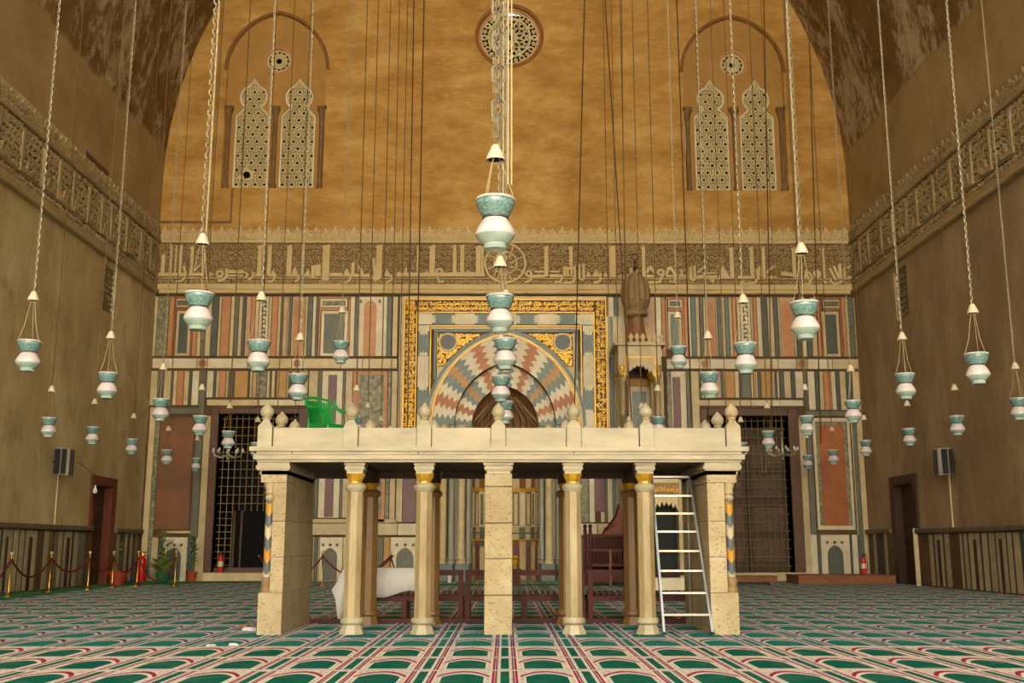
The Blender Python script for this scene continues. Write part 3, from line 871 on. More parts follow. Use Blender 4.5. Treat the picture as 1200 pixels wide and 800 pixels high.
mb = MB(); mb.pbox(PB, a0, a1, bZ(340), bZ(333.5), 0, .10, .02); mb.pbox(PB, a0, a1, bZ(345), bZ(340.5), 0, .16, .03); mb.build('lower_cornice', M_STUCCO, FZ)
tag(cresting(PB, a0, a1, zc0, zc1-.02, .30, .05).build('cresting', M_STUCCO, FZ), kind='stuff')
tag(scrolls(PB, a0, a1, bZ(283), bZ(269), .17, .03, .05, .09, rnd).build('cresting_scrollwork', M_STUCCO, FZ), kind='stuff')
tag(scrolls(PB, a0, a1, zb0, zb1, .2, .026, .03, .07, rnd).build('vine_scrollwork', M_STUCCO_V, FZ), kind='stuff')
tag(scrolls(PB, a0, a1, zbb, zb0-.03, .15, .034, .03, .07, rnd).build('vine_border', M_STUCCO_V, FZ), kind='stuff')
# the kufic letters, traced: (x0, scale-8 strokes)
def S(x, y0, y1, w, flag=0): return ('s', x, y0, y1, w, flag)
def L(w, *p): return ('l', w, p)
def T(*p): return ('t', p)
def O(x, y, r, w): return ('o', x, y, r, w)
KUFI = [
 (180, 0, [S(105,320,520,35),S(175,235,520,22),S(221,235,520,15),S(262,235,520,34),S(372,240,520,32,1),L(24,(300,430),(325,520)),L(34,(50,505),(330,505)),L(30,(350,505),(480,505)),L(20,(395,470),(450,425)),S(488,300,520,14),
   L(22,(320,520),(300,560),(240,575)),O(640,500,28,22),L(26,(700,450),(705,520),(670,560),(620,558)),L(34,(720,478),(860,478)),L(18,(720,515),(860,515)),L(26,(870,480),(900,505),(880,540)),L(22,(945,480),(945,520),(910,560)),
   T((540,480),(590,505),(540,522)),S(1003,230,520,38,1),L(24,(960,510),(1060,510)),S(1095,235,520,36),T((1135,455),(1100,522),(1170,522)),L(22,(1150,520),(1140,560),(1090,575))]),
 (320, 0, [S(160,230,520,46),S(285,230,510,26),T((215,425),(175,522),(260,522)),L(22,(260,510),(250,560),(215,575)),T((340,450),(300,522),(368,522)),S(385,420,540,35),S(430,412,520,52),S(505,225,550,68,1),
   T((455,560),(500,535),(545,560)),L(32,(540,505),(660,505)),T((700,440),(662,522),(742,522)),L(22,(742,500),(730,560),(680,578)),S(757,390,520,30),L(28,(805,420),(850,500)),L(28,(740,510),(915,510)),
   L(30,(945,350),(972,540)),S(1000,225,540,56,1),L(26,(935,520),(970,556),(1010,530)),T((1075,450),(1042,522),(1112,522)),L(22,(1110,500),(1120,550),(1070,578))]),
 (460, 0, [L(36,(45,502),(560,502)),S(130,440,520,20),T((70,465),(45,522),(95,522)),T((180,468),(150,522),(210,522)),S(245,225,515,26),S(320,470,520,24),S(375,230,520,52,1),O(445,475,28,24),L(22,(425,520),(445,575),(490,562)),
   S(585,225,520,34,1),S(655,225,520,38,1),L(40,(540,500),(865,500)),T((710,455),(676,522),(748,522)),S(805,230,520,46,1),S(843,235,520,24)]),
 (600, 0, [O(155,493,24,22),L(24,(183,495),(172,555),(118,577)),L(28,(195,515),(300,515)),L(18,(210,475),(300,475)),S(320,235,520,36,1),L(28,(350,512),(470,512)),L(18,(355,475),(440,475)),S(550,235,420,32,1),
   S(490,430,520,28),S(520,425,520,18),S(553,420,520,22),S(584,420,530,20),L(26,(480,440),(590,440)),L(22,(470,520),(450,565),(395,577)),L(24,(588,530),(560,577),(488,577)),
   L(26,(625,400),(625,530),(650,552),(668,530),(668,400)),T((710,462),(686,522),(742,522)),T((785,450),(742,522),(822,522)),L(26,(825,490),(818,560),(760,580)),T((870,470),(848,522),(895,522)),S(938,235,525,60),T((908,262),(938,228),(968,262)),
   L(20,(990,515),(1050,515)),L(24,(1060,510),(1190,510)),S(1110,435,520,30),S(1152,460,520,24)]),
 (740, 6, [S(108,240,530,32,1),S(45,460,520,30),L(26,(130,520),(210,520)),L(24,(165,430),(205,490)),L(24,(165,430),(135,490)),O(265,485,25,22),L(24,(292,495),(252,572),(150,582)),L(26,(350,432),(410,520)),L(26,(350,432),(312,515)),L(26,(312,520),(410,520)),
   L(24,(405,520),(380,575),(340,562)),L(26,(430,522),(520,522)),S(460,455,520,24),L(28,(545,430),(542,545),(562,562),(580,545),(582,420)),L(24,(605,488),(650,450),(690,420)),L(28,(600,525),(790,525)),L(16,(650,492),(780,492)),
   O(740,556,16,20),T((840,415),(802,540),(915,540)),S(935,245,540,46,1),L(26,(980,530),(1140,530)),S(1120,255,530,30,1),S(1170,450,520,34),L(24,(1190,500),(1140,580),(1040,592),(1020,562))]),
 (870, 12, [S(75,250,540,34,1),S(150,430,530,34),S(187,250,545,30),L(22,(215,500),(230,462),(295,430)),L(26,(215,535),(300,535)),L(38,(345,500),(460,512)),S(470,255,540,34,1),S(515,330,545,14),T((575,455),(552,545),(612,540)),
   L(24,(600,480),(640,540),(600,592),(560,602)),O(680,502,22,40),S(742,260,545,34,1),L(22,(728,560),(760,592)),L(28,(800,450),(850,560)),L(26,(838,430),(880,540)),S(895,410,545,34),S(935,440,545,20),
   L(18,(960,450),(1010,420)),L(24,(960,535),(1050,535)),L(22,(800,560),(830,600),(875,585)),L(22,(880,600),(912,562))]),
]
kz = hwpx(1)/8
for (X0, dy, strokes) in KUFI:
    def q(x, y): return (bX(X0 + x/8, 300), bZ(260 + (y-dy)/8))
    for st in strokes:
        mb = MB(); c0, c1 = .03, .115 + random.uniform(0, .02)
        if st[0] == 's':
            _, x, y0, y1, w, fl = st
            a, b0_ = q(x, y1); _, b1_ = q(x, y0); h = w*kz/2
            poly = [(a-h, b0_), (a+h, b0_), (a+h, b1_+.02)]
            if fl: poly += [(a-h*1.2-.05, b1_-.06), (a-h, b1_-.1)]
            else: poly += [(a-h, b1_-.02)]
            mb.prism(PB, poly, c0, c1)
        elif st[0] == 'l': mb.ribbon(PB, [q(*p) for p in st[2]], st[1]*kz, c0, c1)
        elif st[0] == 't': mb.prism(PB, [q(*p) for p in st[1]], c0, c1)
        else:
            c = q(st[1], st[2]); mb.ribbon(PB, circle(c[0], c[1], st[3]*kz, 14), st[4]*kz, c0, c1, True)
        mb.build('carved_letter', M_STUCCO, FZ)
mc = (bX(592, 308), bZ(309))
mb = MB(); mb.ribbon(PB, circle(mc[0], mc[1], hwpx(24.5), 40), .06, .03, .11, True); mb.build('medallion_ring', M_STUCCO, FZ)
mb = MB(); mb.ribbon(PB, circle(mc[0], mc[1], hwpx(14), 24), .04, .03, .1, True)
for k in range(8):
    t = k*PI/4
    mb.ribbon(PB, [(mc[0]+hwpx(6)*math.cos(t), mc[1]+hwpx(6)*math.sin(t)), (mc[0]+hwpx(23)*math.cos(t+.35), mc[1]+hwpx(23)*math.sin(t+.35))], .035, .03, .1)
mb.build('medallion_knot', M_STUCCO, FZ)
# friezes of the side walls (same scheme; seen very obliquely)
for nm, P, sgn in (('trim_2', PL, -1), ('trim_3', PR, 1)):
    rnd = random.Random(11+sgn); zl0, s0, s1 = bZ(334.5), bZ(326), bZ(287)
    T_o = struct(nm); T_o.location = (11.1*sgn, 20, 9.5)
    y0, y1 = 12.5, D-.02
    mb = MB(); mb.pbox(P, YF, y1, zl0, bZ(283), -.02, .03); mb.build('frieze_ground', M_STUCCO_S_SHADE, T_o)
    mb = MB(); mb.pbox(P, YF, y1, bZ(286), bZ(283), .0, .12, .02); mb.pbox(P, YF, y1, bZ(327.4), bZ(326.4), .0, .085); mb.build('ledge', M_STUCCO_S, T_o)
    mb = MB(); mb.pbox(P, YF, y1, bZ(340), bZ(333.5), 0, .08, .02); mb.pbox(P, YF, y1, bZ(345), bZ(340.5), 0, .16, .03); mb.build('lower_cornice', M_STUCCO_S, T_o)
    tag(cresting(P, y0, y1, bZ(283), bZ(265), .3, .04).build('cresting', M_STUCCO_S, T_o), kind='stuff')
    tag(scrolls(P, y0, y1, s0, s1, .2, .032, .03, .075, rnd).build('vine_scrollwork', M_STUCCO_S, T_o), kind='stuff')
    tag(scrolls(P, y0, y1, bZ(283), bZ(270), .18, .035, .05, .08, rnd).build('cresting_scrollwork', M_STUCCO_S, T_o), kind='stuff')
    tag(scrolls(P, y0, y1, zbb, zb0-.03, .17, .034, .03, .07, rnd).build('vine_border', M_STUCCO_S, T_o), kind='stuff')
    y = y0 + .2
    while y < y1-.4:
        w = rnd.uniform(.09, .15)
        mb = MB(); mb.prism(P, [(y, s0), (y+w, s0), (y+w, s1-.02), (y-.04, s1-.1), (y, s1-.14)], .03, .10); mb.build('carved_letter', M_STUCCO_S, T_o)
        L_ = rnd.uniform(.3, .75)
        mb = MB(); mb.ribbon(P, [(y+w, s0+.06), (y+w+L_*.6, s0+.06), (y+w+L_*.8, s0+.18)], .11, .03, .11)
        mb.ribbon(P, [(y+w+L_*.3, s0+.07), (y+w+L_*.45, s0+.34)], .09, .03, .105)
        mb.build('carved_letter', M_STUCCO_S, T_o)
        y += w + L_ + (rnd.choice((.1, .3, .6)))
# marks on the upper left wall
mb = MB(); p, q_ = at(101,179,X=XL+.02), at(127,204,X=XL+.02)
mb.ribbon(PL, [(p.y, p.z), ((p.y+q_.y)/2, (p.z+q_.z)/2-.02), (q_.y, q_.z)], .14, 0, .03); mb.build('exposed_timber', M_BROWN, wall_left)

# ---------------------------------------------------------------- dado of the side walls
def side_dado(nm, P, X, spans, yr, ztop):
    base = struct(nm); base.location = (X, 22, 0)
    y0, y1 = yr
    mb = MB(); mb.pbox(P, y0, y1, 0, ztop-.12, 0, .05); mb.build('dado_ground', M_CORE, base)
    mb = MB(); mb.pbox(P, y0-.02, y1, ztop-.13, ztop, 0, .16, .03); mb.build('dado_cap', mat('dado_cap_stone', (116,100,76), .6, scale=4), base)
    return base
def dstrip(base, P, ya, yb, z0, z1, m, c=.07):
    ya, yb = min(ya, yb), max(ya, yb)
    mb = MB(); mb.pbox(P, ya+.008, yb-.008, z0, z1, .04, c, .006); mb.build('marble_slab', m, base)
MS_C = mat('dusty_cream_marble', (184,168,132), .6, c2=(152,134,100), scale=3, obj=.2)
MS_D = mat('dusty_dark_marble', (74,70,58), .6, c2=(56,54,46), scale=3, obj=.2)
MS_G = mat('dusty_grey_marble', (122,112,86), .6, c2=(100,92,72), scale=3, obj=.2)
MS_P = mat('dusty_porphyry', (56,36,34), .6, c2=(70,50,44), scale=3)
MS_B = mat('dusty_brown_marble', (100,66,36), .6, c2=(84,62,40), scale=3, obj=.2)
cc, dd, gg, pp, bb = MS_C, MS_D, MS_G, MS_P, MS_B
ZD = 1.42
bl = side_dado('baseboard_left', PL, XL, None, (YF, 28.7), 1.56)
seq = [15,cc,40,pp,62,cc,92,dd,100,cc,140,dd,150,cc,185,dd,195,cc,222,pp,252,cc,282,dd,290,bb,328,dd,340,cc,375,gg,400,bb,425,gg,455,cc,478,gg,500,cc,515,pp,545,cc,555,dd,575,cc,605,gg,632,gg,660,dd,690]
def fy_l(zx): return at(zx/6.667, 640, X=XL+.06).y
def fy_r(zx): return at(1020+zx/5, 650, X=XR-.06).y
def lay(base, P, seq, fy, zt):
    for i in range(0, len(seq)-2, 2):
        ya, yb, m = fy(seq[i]), fy(seq[i+2]), seq[i+1]
        if m is pp:
            dstrip(base, P, ya, yb, .06, zt-.18, m); dstrip(base, P, ya, yb, zt-.17, zt-.02, cc)
        else: dstrip(base, P, ya, yb, .04, zt-.02, m)
lay(bl, PL, seq, fy_l, 1.43)
mod = [.12,dd,.42,cc,.12,dd,.3,cc,.22,pp,.3,cc,.12,dd,.42,cc,.3,gg,.4,bb,.3,gg]
def fill(base, P, y, ymin):
    i = 0
    while y > ymin:
        w, m = mod[i % len(mod)], mod[(i+1) % len(mod)]
        dstrip(base, P, y-w*.8, y, .04, 1.4, m); y -= w*.8; i += 2
fill(bl, PL, fy_l(15), 14)
br = side_dado('baseboard_right', PR, XR, None, (YF, 28.7), 1.50)
seq = [300,bb,350,cc,372,dd,383,cc,396,pp,414,cc,430,dd,441,cc,468,dd,475,bb,530,cc,543,dd,553,cc,574,dd,584,cc,607,pp,627,cc,648,dd,661,cc,691,dd,701,cc,735,dd,743,cc,758,pp,778,cc,800,dd,809,cc,836,dd,846,cc,884,dd,896]
lay(br, PR, seq, fy_r, 1.37)
fill(br, PR, fy_r(896), 14)
mb = MB(); mb.pbox(PR, 28.68, 28.74, 0, 1.51, 0, .18); mb.build('corner_bead', M_CONDUIT, br)
for nm, P, X, ya, yb, sq in (('baseboard_left_corner', PL, XL, 30.45, D, [bb,cc,bb,dd,cc,pp,cc,dd,gg,bb]), ('baseboard_right_corner', PR, XR, 30.6, D, [bb,bb,cc,dd,pp,dd,cc,bb,bb])):
    b2 = side_dado(nm, P, X, None, (ya, yb-.1), 1.54)
    n_ = len(sq); L_ = (yb-.12-ya)/n_
    for k, m in enumerate(sq): dstrip(b2, P, ya+k*L_, ya+(k+1)*L_, .04, 1.41, m)
# side doors
for nm, P, X, h, fm in (('door_3', PL, XL, dL, M_REDDOOR), ('door_4', PR, XR, dR, mat('dark_frame_wood', (70,44,32), .5, scale=5))):
    d_ = struct(nm); d_.location = (X, (h[0]+h[1])/2, 0)
    y0, y1, z0, z1 = h
    for q_ in ((y0-.12, y0+.1, 0, z1+.1), (y1-.22, y1+.12, 0, z1+.1), (y0+.1, y1-.22, z1-.16, z1+.1)):
        mb = MB(); mb.pbox(P, *q_, -.55, .07, .01); mb.build('door_frame', fm, d_)
    mb = MB(); mb.pbox(P, y0+.1, y1-.22, 0, z1-.16, -.22, -.16); lf = mb.build('door_leaf', M_DOOR, d_)
    for k in range(9):
        zz = .25 + k*.3
        mb = MB(); mb.pbox(P, y0+.2, y1-.32, zz, zz+.22, -.16, -.14, .01); mb.build('door_panel', M_DOOR, lf)
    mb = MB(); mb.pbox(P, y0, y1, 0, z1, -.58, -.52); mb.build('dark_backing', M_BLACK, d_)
for k, (P, X, h) in enumerate(((PL, XL, wL), (PR, XR, wR))):
    w_ = struct('window_%d' % (4+k)); w_.location = (X, (h[0]+h[1])/2, h[2])
    y0, y1, z0, z1 = h
    mb = MB(); mb.pbox(P, y0, y1, z0, z1, -.5, -.42); mb.build('dark_backing', M_DARKBACK, w_)
    for i in range(5):
        mb = MB(); y = y0+(y1-y0)*(i+.5)/5; mb.pbox(P, y-.02, y+.02, z0, z1, -.12, -.08); mb.build('grille_bar', M_IRON, w_)
    for i in range(8):
        mb = MB(); z = z0+(z1-z0)*(i+.5)/8; mb.pbox(P, y0, y1, z-.018, z+.018, -.1, -.06); mb.build('grille_bar', M_IRON, w_)
# ================================================================ PRAYER NICHE
MI = thing('prayer_niche', 'arched marble prayer niche in a gold lettered frame at the centre of the end wall', 'prayer niche', (MX, D, 0))
def mslab(x0, x1, y0, y1, m, c1=0.02, ym=None, name='marble_slab'): return slab(x0, x1, y0, y1, m, c1, ym, .01, name, MI)
# joggled voussoirs in two receding orders
M_RUSTV = mat('rust_orange_marble', (184,112,46), .45, c2=(160,92,42), scale=3, obj=.1)
seqv = [(.075,B_),(.165,W_),(.26,M_RUSTV),(.35,W_),(.43,B_),(.52,Y_),(.60,B_),(.70,W_),(.80,M_RUSTV),(.90,W_),(1.0,B_)]
def ring(hwo, hto, hwi, hti, c0, c1, nj):
    def pt(t, r):       # t 0 = left spring, 1 = apex, 2 = right spring; r 0 inner 1 outer
        s_ = 1 if t > 1 else -1; tt = 2-t if t > 1 else t
        def on(hw, ht):
            e = (ht*ht-hw*hw)/(2*hw); R = hw+e; t1 = math.acos(e/R); a = t1*tt
            return (-e+R*math.cos(a), R*math.sin(a))
        i, o = on(hwi, hti), on(hwo, hto)
        return (MX + s_*(i[0]+(o[0]-i[0])*r), ZSP + i[1]+(o[1]-i[1])*r)
    def joint(t, r0=0, r1=1):
        if t in (0.0, 2.0): return [pt(t, 0), pt(t, 1)]
        out = []; n_ = nj*4
        for k in range(n_+1):
            r = k/n_; ph = (k % 4)
            o_ = (0, .026, 0, -.026)[ph] if 0 < k < n_ else 0
            out.append(pt(t + o_, r))
        return out
    ts = [0.0] + [a for a, m in seqv[:-1]] + [2-a for a, m in seqv[:-1][::-1]] + [2.0]
    ms = [m for a, m in seqv[:-1]] + [B_] + [m for a, m in seqv[:-1][::-1]]
    for k, m in enumerate(ms):
        A, Bj = joint(ts[k]), joint(ts[k+1])
        ta, tb = ts[k], ts[k+1]
        oc = [pt(ta+(tb-ta)*q_/3, 1) for q_ in (1, 2)]; ic = [pt(tb+(ta-tb)*q_/3, 0) for q_ in (1, 2)]
        poly = A + oc + Bj[::-1] + ic
        mb = MB(); bm = bmesh.new(); vv = [bm.verts.new((x, z, 0)) for x, z in poly]
        try:
            es = [bm.edges.new((vv[i], vv[(i+1) % len(vv)])) for i in range(len(vv))]
            bmesh.ops.triangle_fill(bm, edges=es, use_beauty=True); bm.verts.index_update()
            dc = random.uniform(-.006, .006)
            mb.add([PB(v.co.x, v.co.y, c1+dc) for v in bm.verts], [[v.index for v in f.verts] for f in bm.faces])
            n_ = len(poly); mb.add([PB(x, z, c0) for x, z in poly]+[PB(x, z, c1+dc) for x, z in poly], [(i, (i+1) % n_, n_+(i+1) % n_, n_+i) for i in range(n_)])
        finally: bm.free()
        mb.build('voussoir', m, MI)
ring(R1o, H1o, R1i, H1i, -.03, .03, 4)
ring(R1i+.02, H1i+.02, R2i, H2i, -.42, -.36, 3)
# soffit behind the first order
mb = MB(); A = arch_pts(MX, ZSP, R1i, H1i, 16); vs = [PB(x, z, .03) for x, z in A] + [PB(x, z, -.42) for x, z in A]; n_ = len(A)
mb.add(vs, [(i, i+1, n_+i+1, n_+i) for i in range(n_-1)]); mb.build('arch_soffit', M_BROWN, MI, smooth=True)
mb = MB(); mb.ribbon(PB, arch_pts(MX, ZSP, R1o+.03, H1o+.03, 20), .04, 0, .06); mb.build('gold_arch_line', M_GOLD, MI)
mb = MB(); mb.ribbon(PB, arch_pts(MX, ZSP-.05, R1o+.16, H1o+.15, 16), .2, -.01, .045); mb.build('arch_moulding', M_CREAM, MI)
mb = MB(); mb.ribbon(PB, arch_pts(MX, ZSP-.05, R1o+.21, H1o+.2, 16), .09, 0, .06); mb.build('grey_arch_line', M_BLUE, MI)
# semi-dome: carved dark ribs
mb = MB(); nr, nz = 28, 8; vs = []; fs = []
rr0 = R2i
for j in range(nz+1):
    f = j/nz; 
    for i in range(nr+1):
        a = PI*i/nr; fl = 1 - .055*(i % 2)
        r = rr0*math.cos(f*PI/2*.97)*fl
        vs.append((MX + r*math.cos(a), D+.38 + r*.95*math.sin(a), ZSP + H2i*math.sin(f*PI/2)))
for j in range(nz):
    for i in range(nr): fs.append((j*(nr+1)+i, j*(nr+1)+i+1, (j+1)*(nr+1)+i+1, (j+1)*(nr+1)+i))
mb.add(vs, fs); mb.build('ribbed_hood', mat('carved_hood', (134,94,52), .6, c2=(96,64,34), scale=5), MI)
mb = MB()
for i in range(9):
    a = PI*(i+.5)/9
    mb.tube([(MX + rr0*.98*math.cos(a)*k, D+.38 + rr0*.9*math.sin(a)*k, ZSP + .12 + H2i*(1-k)*.9) for k in (1, .85, .62, .3)], [.03, .04, .03, .02], 5)
mb.build('hood_ribs', M_CUPOLA, MI, smooth=True)
# curved back wall of the niche in strips
def facet(i, n_, z0, z1, m, name='marble_slab', dr=.0, arch=False, w=1.0):
    a0_, a1_ = PI*i/n_, PI*(i+1)/n_; r = R2i - dr
    p0 = Vector((MX+r*math.cos(a0_), D+.38+r*.95*math.sin(a0_), 0)); p1 = Vector((MX+r*math.cos(a1_), D+.38+r*.95*math.sin(a1_), 0))
    d = p1-p0; nrm = Vector((d.y, -d.x, 0)).normalized()
    if nrm.dot(Vector((MX, D+.38, 0))-p0) < 0: nrm = -nrm
    P = lambda a, b, c: (p0.x+d.x*a+nrm.x*c, p0.y+d.y*a+nrm.y*c, b)
    mb = MB()
    if arch:
        L_ = d.length
        pts = [((1-w)/2, z0), ((1+w)/2, z0)] + [((x/L_)+.5, z) for x, z in arch_pts(0, z1-.24, w*L_/2, w*L_*.6, 4)]
        mb.prism(P, pts, -.05, .03)
    else: mb.pbox(P, (1-w)/2, (1+w)/2, z0, z1, -.06, 0)
    mb.build(name, m, MI)
N_ = 14
zA, zB, zC_, zD_, zE = .35, bZ(632), bZ(616), bZ(574), ZSP
for i in range(N_):
    facet(i, N_, 0, zB, (M_PINK, M_BROWN2)[i % 2] if i not in (3, 10) else M_GREY)
    facet(i, N_, .3, zB-.05, (M_CREAM, M_PURPLE)[i % 2], 'arched_inlay', .0, True, .7)
    facet(i, N_, zB, zC_, (M_CREAM if i % 2 else M_GREY), dr=.03)
    facet(i, N_, zC_, zD_, (M_CREAM, M_GREY, M_WHITE, M_PURPLE)[i % 4])
    facet(i, N_, zC_+.06, zD_-.06, (M_WHITE, M_CREAM, M_MOTTLE, M_CREAM)[i % 4], 'strip_inlay', .012, False, .5)
    facet(i, N_, zD_, zD_+.12, M_GOLD, 'gilded_arch', .02)
    facet(i, N_, zD_+.12, zE, (M_BROWN2, M_CREAM)[i % 2])
for zz, m in ((zB, M_GOLD), (zC_, M_CREAM), ((zB+zC_)/2, M_GREY)):
    mb = MB(); mb.tube([(MX+(R2i-.03)*math.cos(PI*k/14), D+.38+(R2i-.03)*.95*math.sin(PI*k/14), zz) for k in range(15)], .03, 5); mb.build('string_course', m, MI)
# floor of niche, jambs and colonnettes in the steps
for s_ in (-1, 1):
    for (xa, xb, c0, c1, m) in ((R1i-.02, R1i+.02, -.42, 0, M_GREY), (R2i-.02, R1i+.02, -.45, -.38, M_GREY)):
        x0, x1 = sorted((MX+s_*xa, MX+s_*xb)); mb = MB(); mb.pbox(PB, x0, x1, 0, ZSP, c0, c1); mb.build('jamb', m, MI)
    for (px_, c, r, m) in ((72, .14, .115, M_COLUMN if 0 else M_CREAM), (62.5, .03, .10, M_BLUECOL), (51, .06, .12, M_CREAM), (43, -.28, .10, M_BLUECOL), (57, -.2, .08, M_BLUECOL)):
        x = MX + s_*hwpx(px_); z0 = .52
        mb = MB(); mb.lathe([(r*1.35, z0), (r*1.35, z0+.05), (r*1.1, z0+.1), (r*1.25, z0+.14), (r, z0+.2), (r*.94, ZSP-.45), (r*1.1, ZSP-.42), (r*1.0, ZSP-.36), (r*1.45, ZSP-.12), (r*1.45, ZSP-.04)], 12, (x, D-c, 0))
        mb.build('colonnette', m, MI, smooth=True)
    for (xa, xb, c) in ((43, 58, .16), (62, 80, .24)):
        x0, x1 = sorted((MX+s_*hwpx(xa-2), MX+s_*hwpx(xb))); mb = MB(); mb.pbox(PB, x0, x1, 0, .52, -.4, c, .02); mb.build('plinth', M_BLUE, MI)
# spandrels, framing strips
mslab(503, 682.5, 381, 383, M_GOLD, .03, 383, 'gold_line')
for (a, b) in ((503, 505), (680.5, 682.5)): mslab(a, b, 383, 545, M_GOLD, .03, 440, 'gold_line')
for (a, b, y0, y1) in ((505, 680.5, 383, 386), ): mslab(a, b, y0, y1, M_CREAM, .02)
mslab(508, 677.5, 386, 389.5, M_BLUE, .025); mslab(508, 511.5, 389.5, 445, M_BLUE, .025); mslab(674, 677.5, 389.5, 445, M_BLUE, .025)
for s_ in (-1, 1):
    # gold mosaic corner with roundel
    cx_ = MX + s_*(bX(660, 401)-bX(593, 401)); cz_ = bZ(401)
    xo = MX + s_*hwpx(81*1.0); zt = bZ(390)
    A = arch_pts(MX, ZSP-.05, R1o+.28, H1o+.27, 24)
    A = [(x, z) for x, z in A if (x-MX)*s_ > .15 and z > bZ(432)]
    A.sort(key=lambda p: p[1])
    poly = [(xo, A[0][1])] + [(x, z) for x, z in A if abs(x-MX) < abs(xo-MX)] + [(xo, zt)]
    poly = [(x, min(z, zt)) for x, z in poly]
    mb = MB(); mb.prism(PB, poly, -.02, .01); mb.build('spandrel', M_GOLD_G, MI)
    mb = MB(); g = MB(); g = scrolls(PB, min(MX+s_*.15, xo), max(MX+s_*.15, xo), bZ(430), zt-.02, .13, .035, .01, .03, rnd)
    keep = MB()
    for b_ in range(0, 1): pass
    # keep the scroll pieces that fall inside the spandrel
    def inpoly(x, z):
        k = False; j = len(poly)-1
        for i in range(len(poly)):
            xi, zi = poly[i]; xj, zj = poly[j]
            if (zi > z) != (zj > z) and x < (xj-xi)*(z-zi)/(zj-zi)+xi: k = not k
            j = i
        return k
    keep.v = g.v; keep.f = [f for f in g.f if all(inpoly(g.v[i][0], g.v[i][2]) for i in f)]; keep.m = [0]*len(keep.f)
    tag(keep.build('gilded_scrollwork', M_GOLD, MI), kind='stuff')
    mb = MB(); mb.prism(PB, circle(cx_, cz_, hwpx(9), 24), .0, .04); mb.build('roundel', M_DARK, MI)
    mb = MB(); mb.ribbon(PB, circle(cx_, cz_, hwpx(10.4), 24), .05, 0, .055, True); mb.build('roundel_rim', M_CREAM, MI)
mslab(511.6, 673.8, 389.6, 421, M_CREAM, -.005); mslab(511.6, 528, 421.5, 450, M_CREAM, -.005); mslab(657.5, 673.8, 421.5, 450, M_CREAM, -.005)
# alternating grey and cream slabs with fleur joints
def fleur(x, z, horiz, dirn, m):
    mb = MB(); k = .05
    pts = [(0,-.17),(.05,-.1),(.10,-.13),(.12,-.05),(.05,-.04),(.16,0),(.05,.04),(.12,.05),(.10,.13),(.05,.1),(0,.17)]
    poly = [(x+dirn*a, z+b) if horiz else (x+b, z+dirn*a) for a, b in pts]
    mb.prism(PB, poly, 0, .03); mb.build('fleur_joint', m, MI)
xs = [488.5, 506, 533.5, 556, 588, 605, 630, 652, 678, 697]
for i in range(len(xs)-1):
    mslab(xs[i], xs[i+1], 367, 380.5, M_BLUE if i % 2 else M_WHITE, .015)
for i in range(1, len(xs)-1):
    if i % 2: fleur(bX(xs[i], 374), bZ(374), True, 1, M_WHITE)
    else: fleur(bX(xs[i], 374), bZ(374), True, -1, M_WHITE)
ys_ = [381, 388, 417, 453, 484, 520, 545]
for i in range(len(ys_)-1):
    for (a, b) in ((489, 502.5), (683.5, 696.5)): mslab(a, b, ys_[i], ys_[i+1], M_BLUE if i % 2 else M_WHITE, .015, 450)
for i in range(1, len(ys_)-1):
    for x in (bX(495.7, 450), bX(690, 450)): fleur(x, bZ(ys_[i]), False, -1 if i % 2 else 1, M_WHITE)
# ---- gilded inscription band
FORMS = {}
for c_ in range(0xFE80, 0xFEFD):
    d_ = unicodedata.decomposition(chr(c_)).split()
    if len(d_) >= 2: FORMS.setdefault(''.join(chr(int(x, 16)) for x in d_[1:]), {})[d_[0][1:-1]] = chr(c_)
def shape_ar(s):
    LA = '\uFEFB'; s = s.replace('\u0644\u0627', LA); out = ''; n = len(s)
    dual = lambda c: c in FORMS and 'initial' in FORMS[c]
    join = lambda c: (c in FORMS and 'final' in FORMS[c]) or c == LA
    for i, c in enumerate(s):
        p = i > 0 and dual(s[i-1]) and join(c); q = i < n-1 and dual(c) and join(s[i+1])
        if c == LA: out += '\uFEFC' if p else c; continue
        if c not in FORMS: out += c; continue
        out += FORMS[c].get('medial' if p and q else 'final' if p else 'initial' if q else 'isolated', c)
    return out[::-1]
def text_geo(s, bold=.028):
    cu = bpy.data.curves.new('tmp', 'FONT'); cu.body = shape_ar(s); cu.size = 1; cu.offset = bold; cu.resolution_u = 2; cu.extrude = .02
    o = bpy.data.objects.new('tmp', cu); COL.objects.link(o); bpy.context.view_layer.update()
    me = o.evaluated_get(bpy.context.evaluated_depsgraph_get()).to_mesh()
    v = [tuple(q.co) for q in me.vertices]; f = [tuple(q.vertices) for q in me.polygons]
    o.evaluated_get(bpy.context.evaluated_depsgraph_get()).to_mesh_clear()
    bpy.data.objects.remove(o); bpy.data.curves.remove(cu)
    return v, f
VERSE = ['قد نرى تقلب وجهك في السماء', 'فلنولينك قبلة ترضاها فول وجهك', 'شطر المسجد الحرام وحيث ما كنتم', 'فولوا وجوهكم شطره وإن الذين أوتوا', 'الكتاب ليعلمون أنه الحق من ربهم', 'وما الله بغافل عما يعملون']
def band_text(s, org, du, dv, length, height, name='gilded_lettering', c=.05, par=None, P=PB, bold=.018):
    v, f = text_geo(s, bold)
    if not v: return
    x0, x1 = min(q[0] for q in v), max(q[0] for q in v); y0, y1 = min(q[1] for q in v), max(q[1] for q in v)
    mb = MB(); vs = []
    for q in v:
        a, b = (q[0]-x0)/(x1-x0)*length, (q[1]-y0)/(y1-y0)*height
        vs.append(P(org[0]+du[0]*a+dv[0]*b, org[1]+du[1]*a+dv[1]*b, c + (.02 if q[2] > 0 else 0)))
    mb.add(vs, f); tag(mb.build(name, M_GOLD, par or MI), kind='stuff')
gx0, gx1, gx2, gx3 = bX(473.5, 420), bX(488, 420), bX(696.5, 420), bX(710.5, 420)
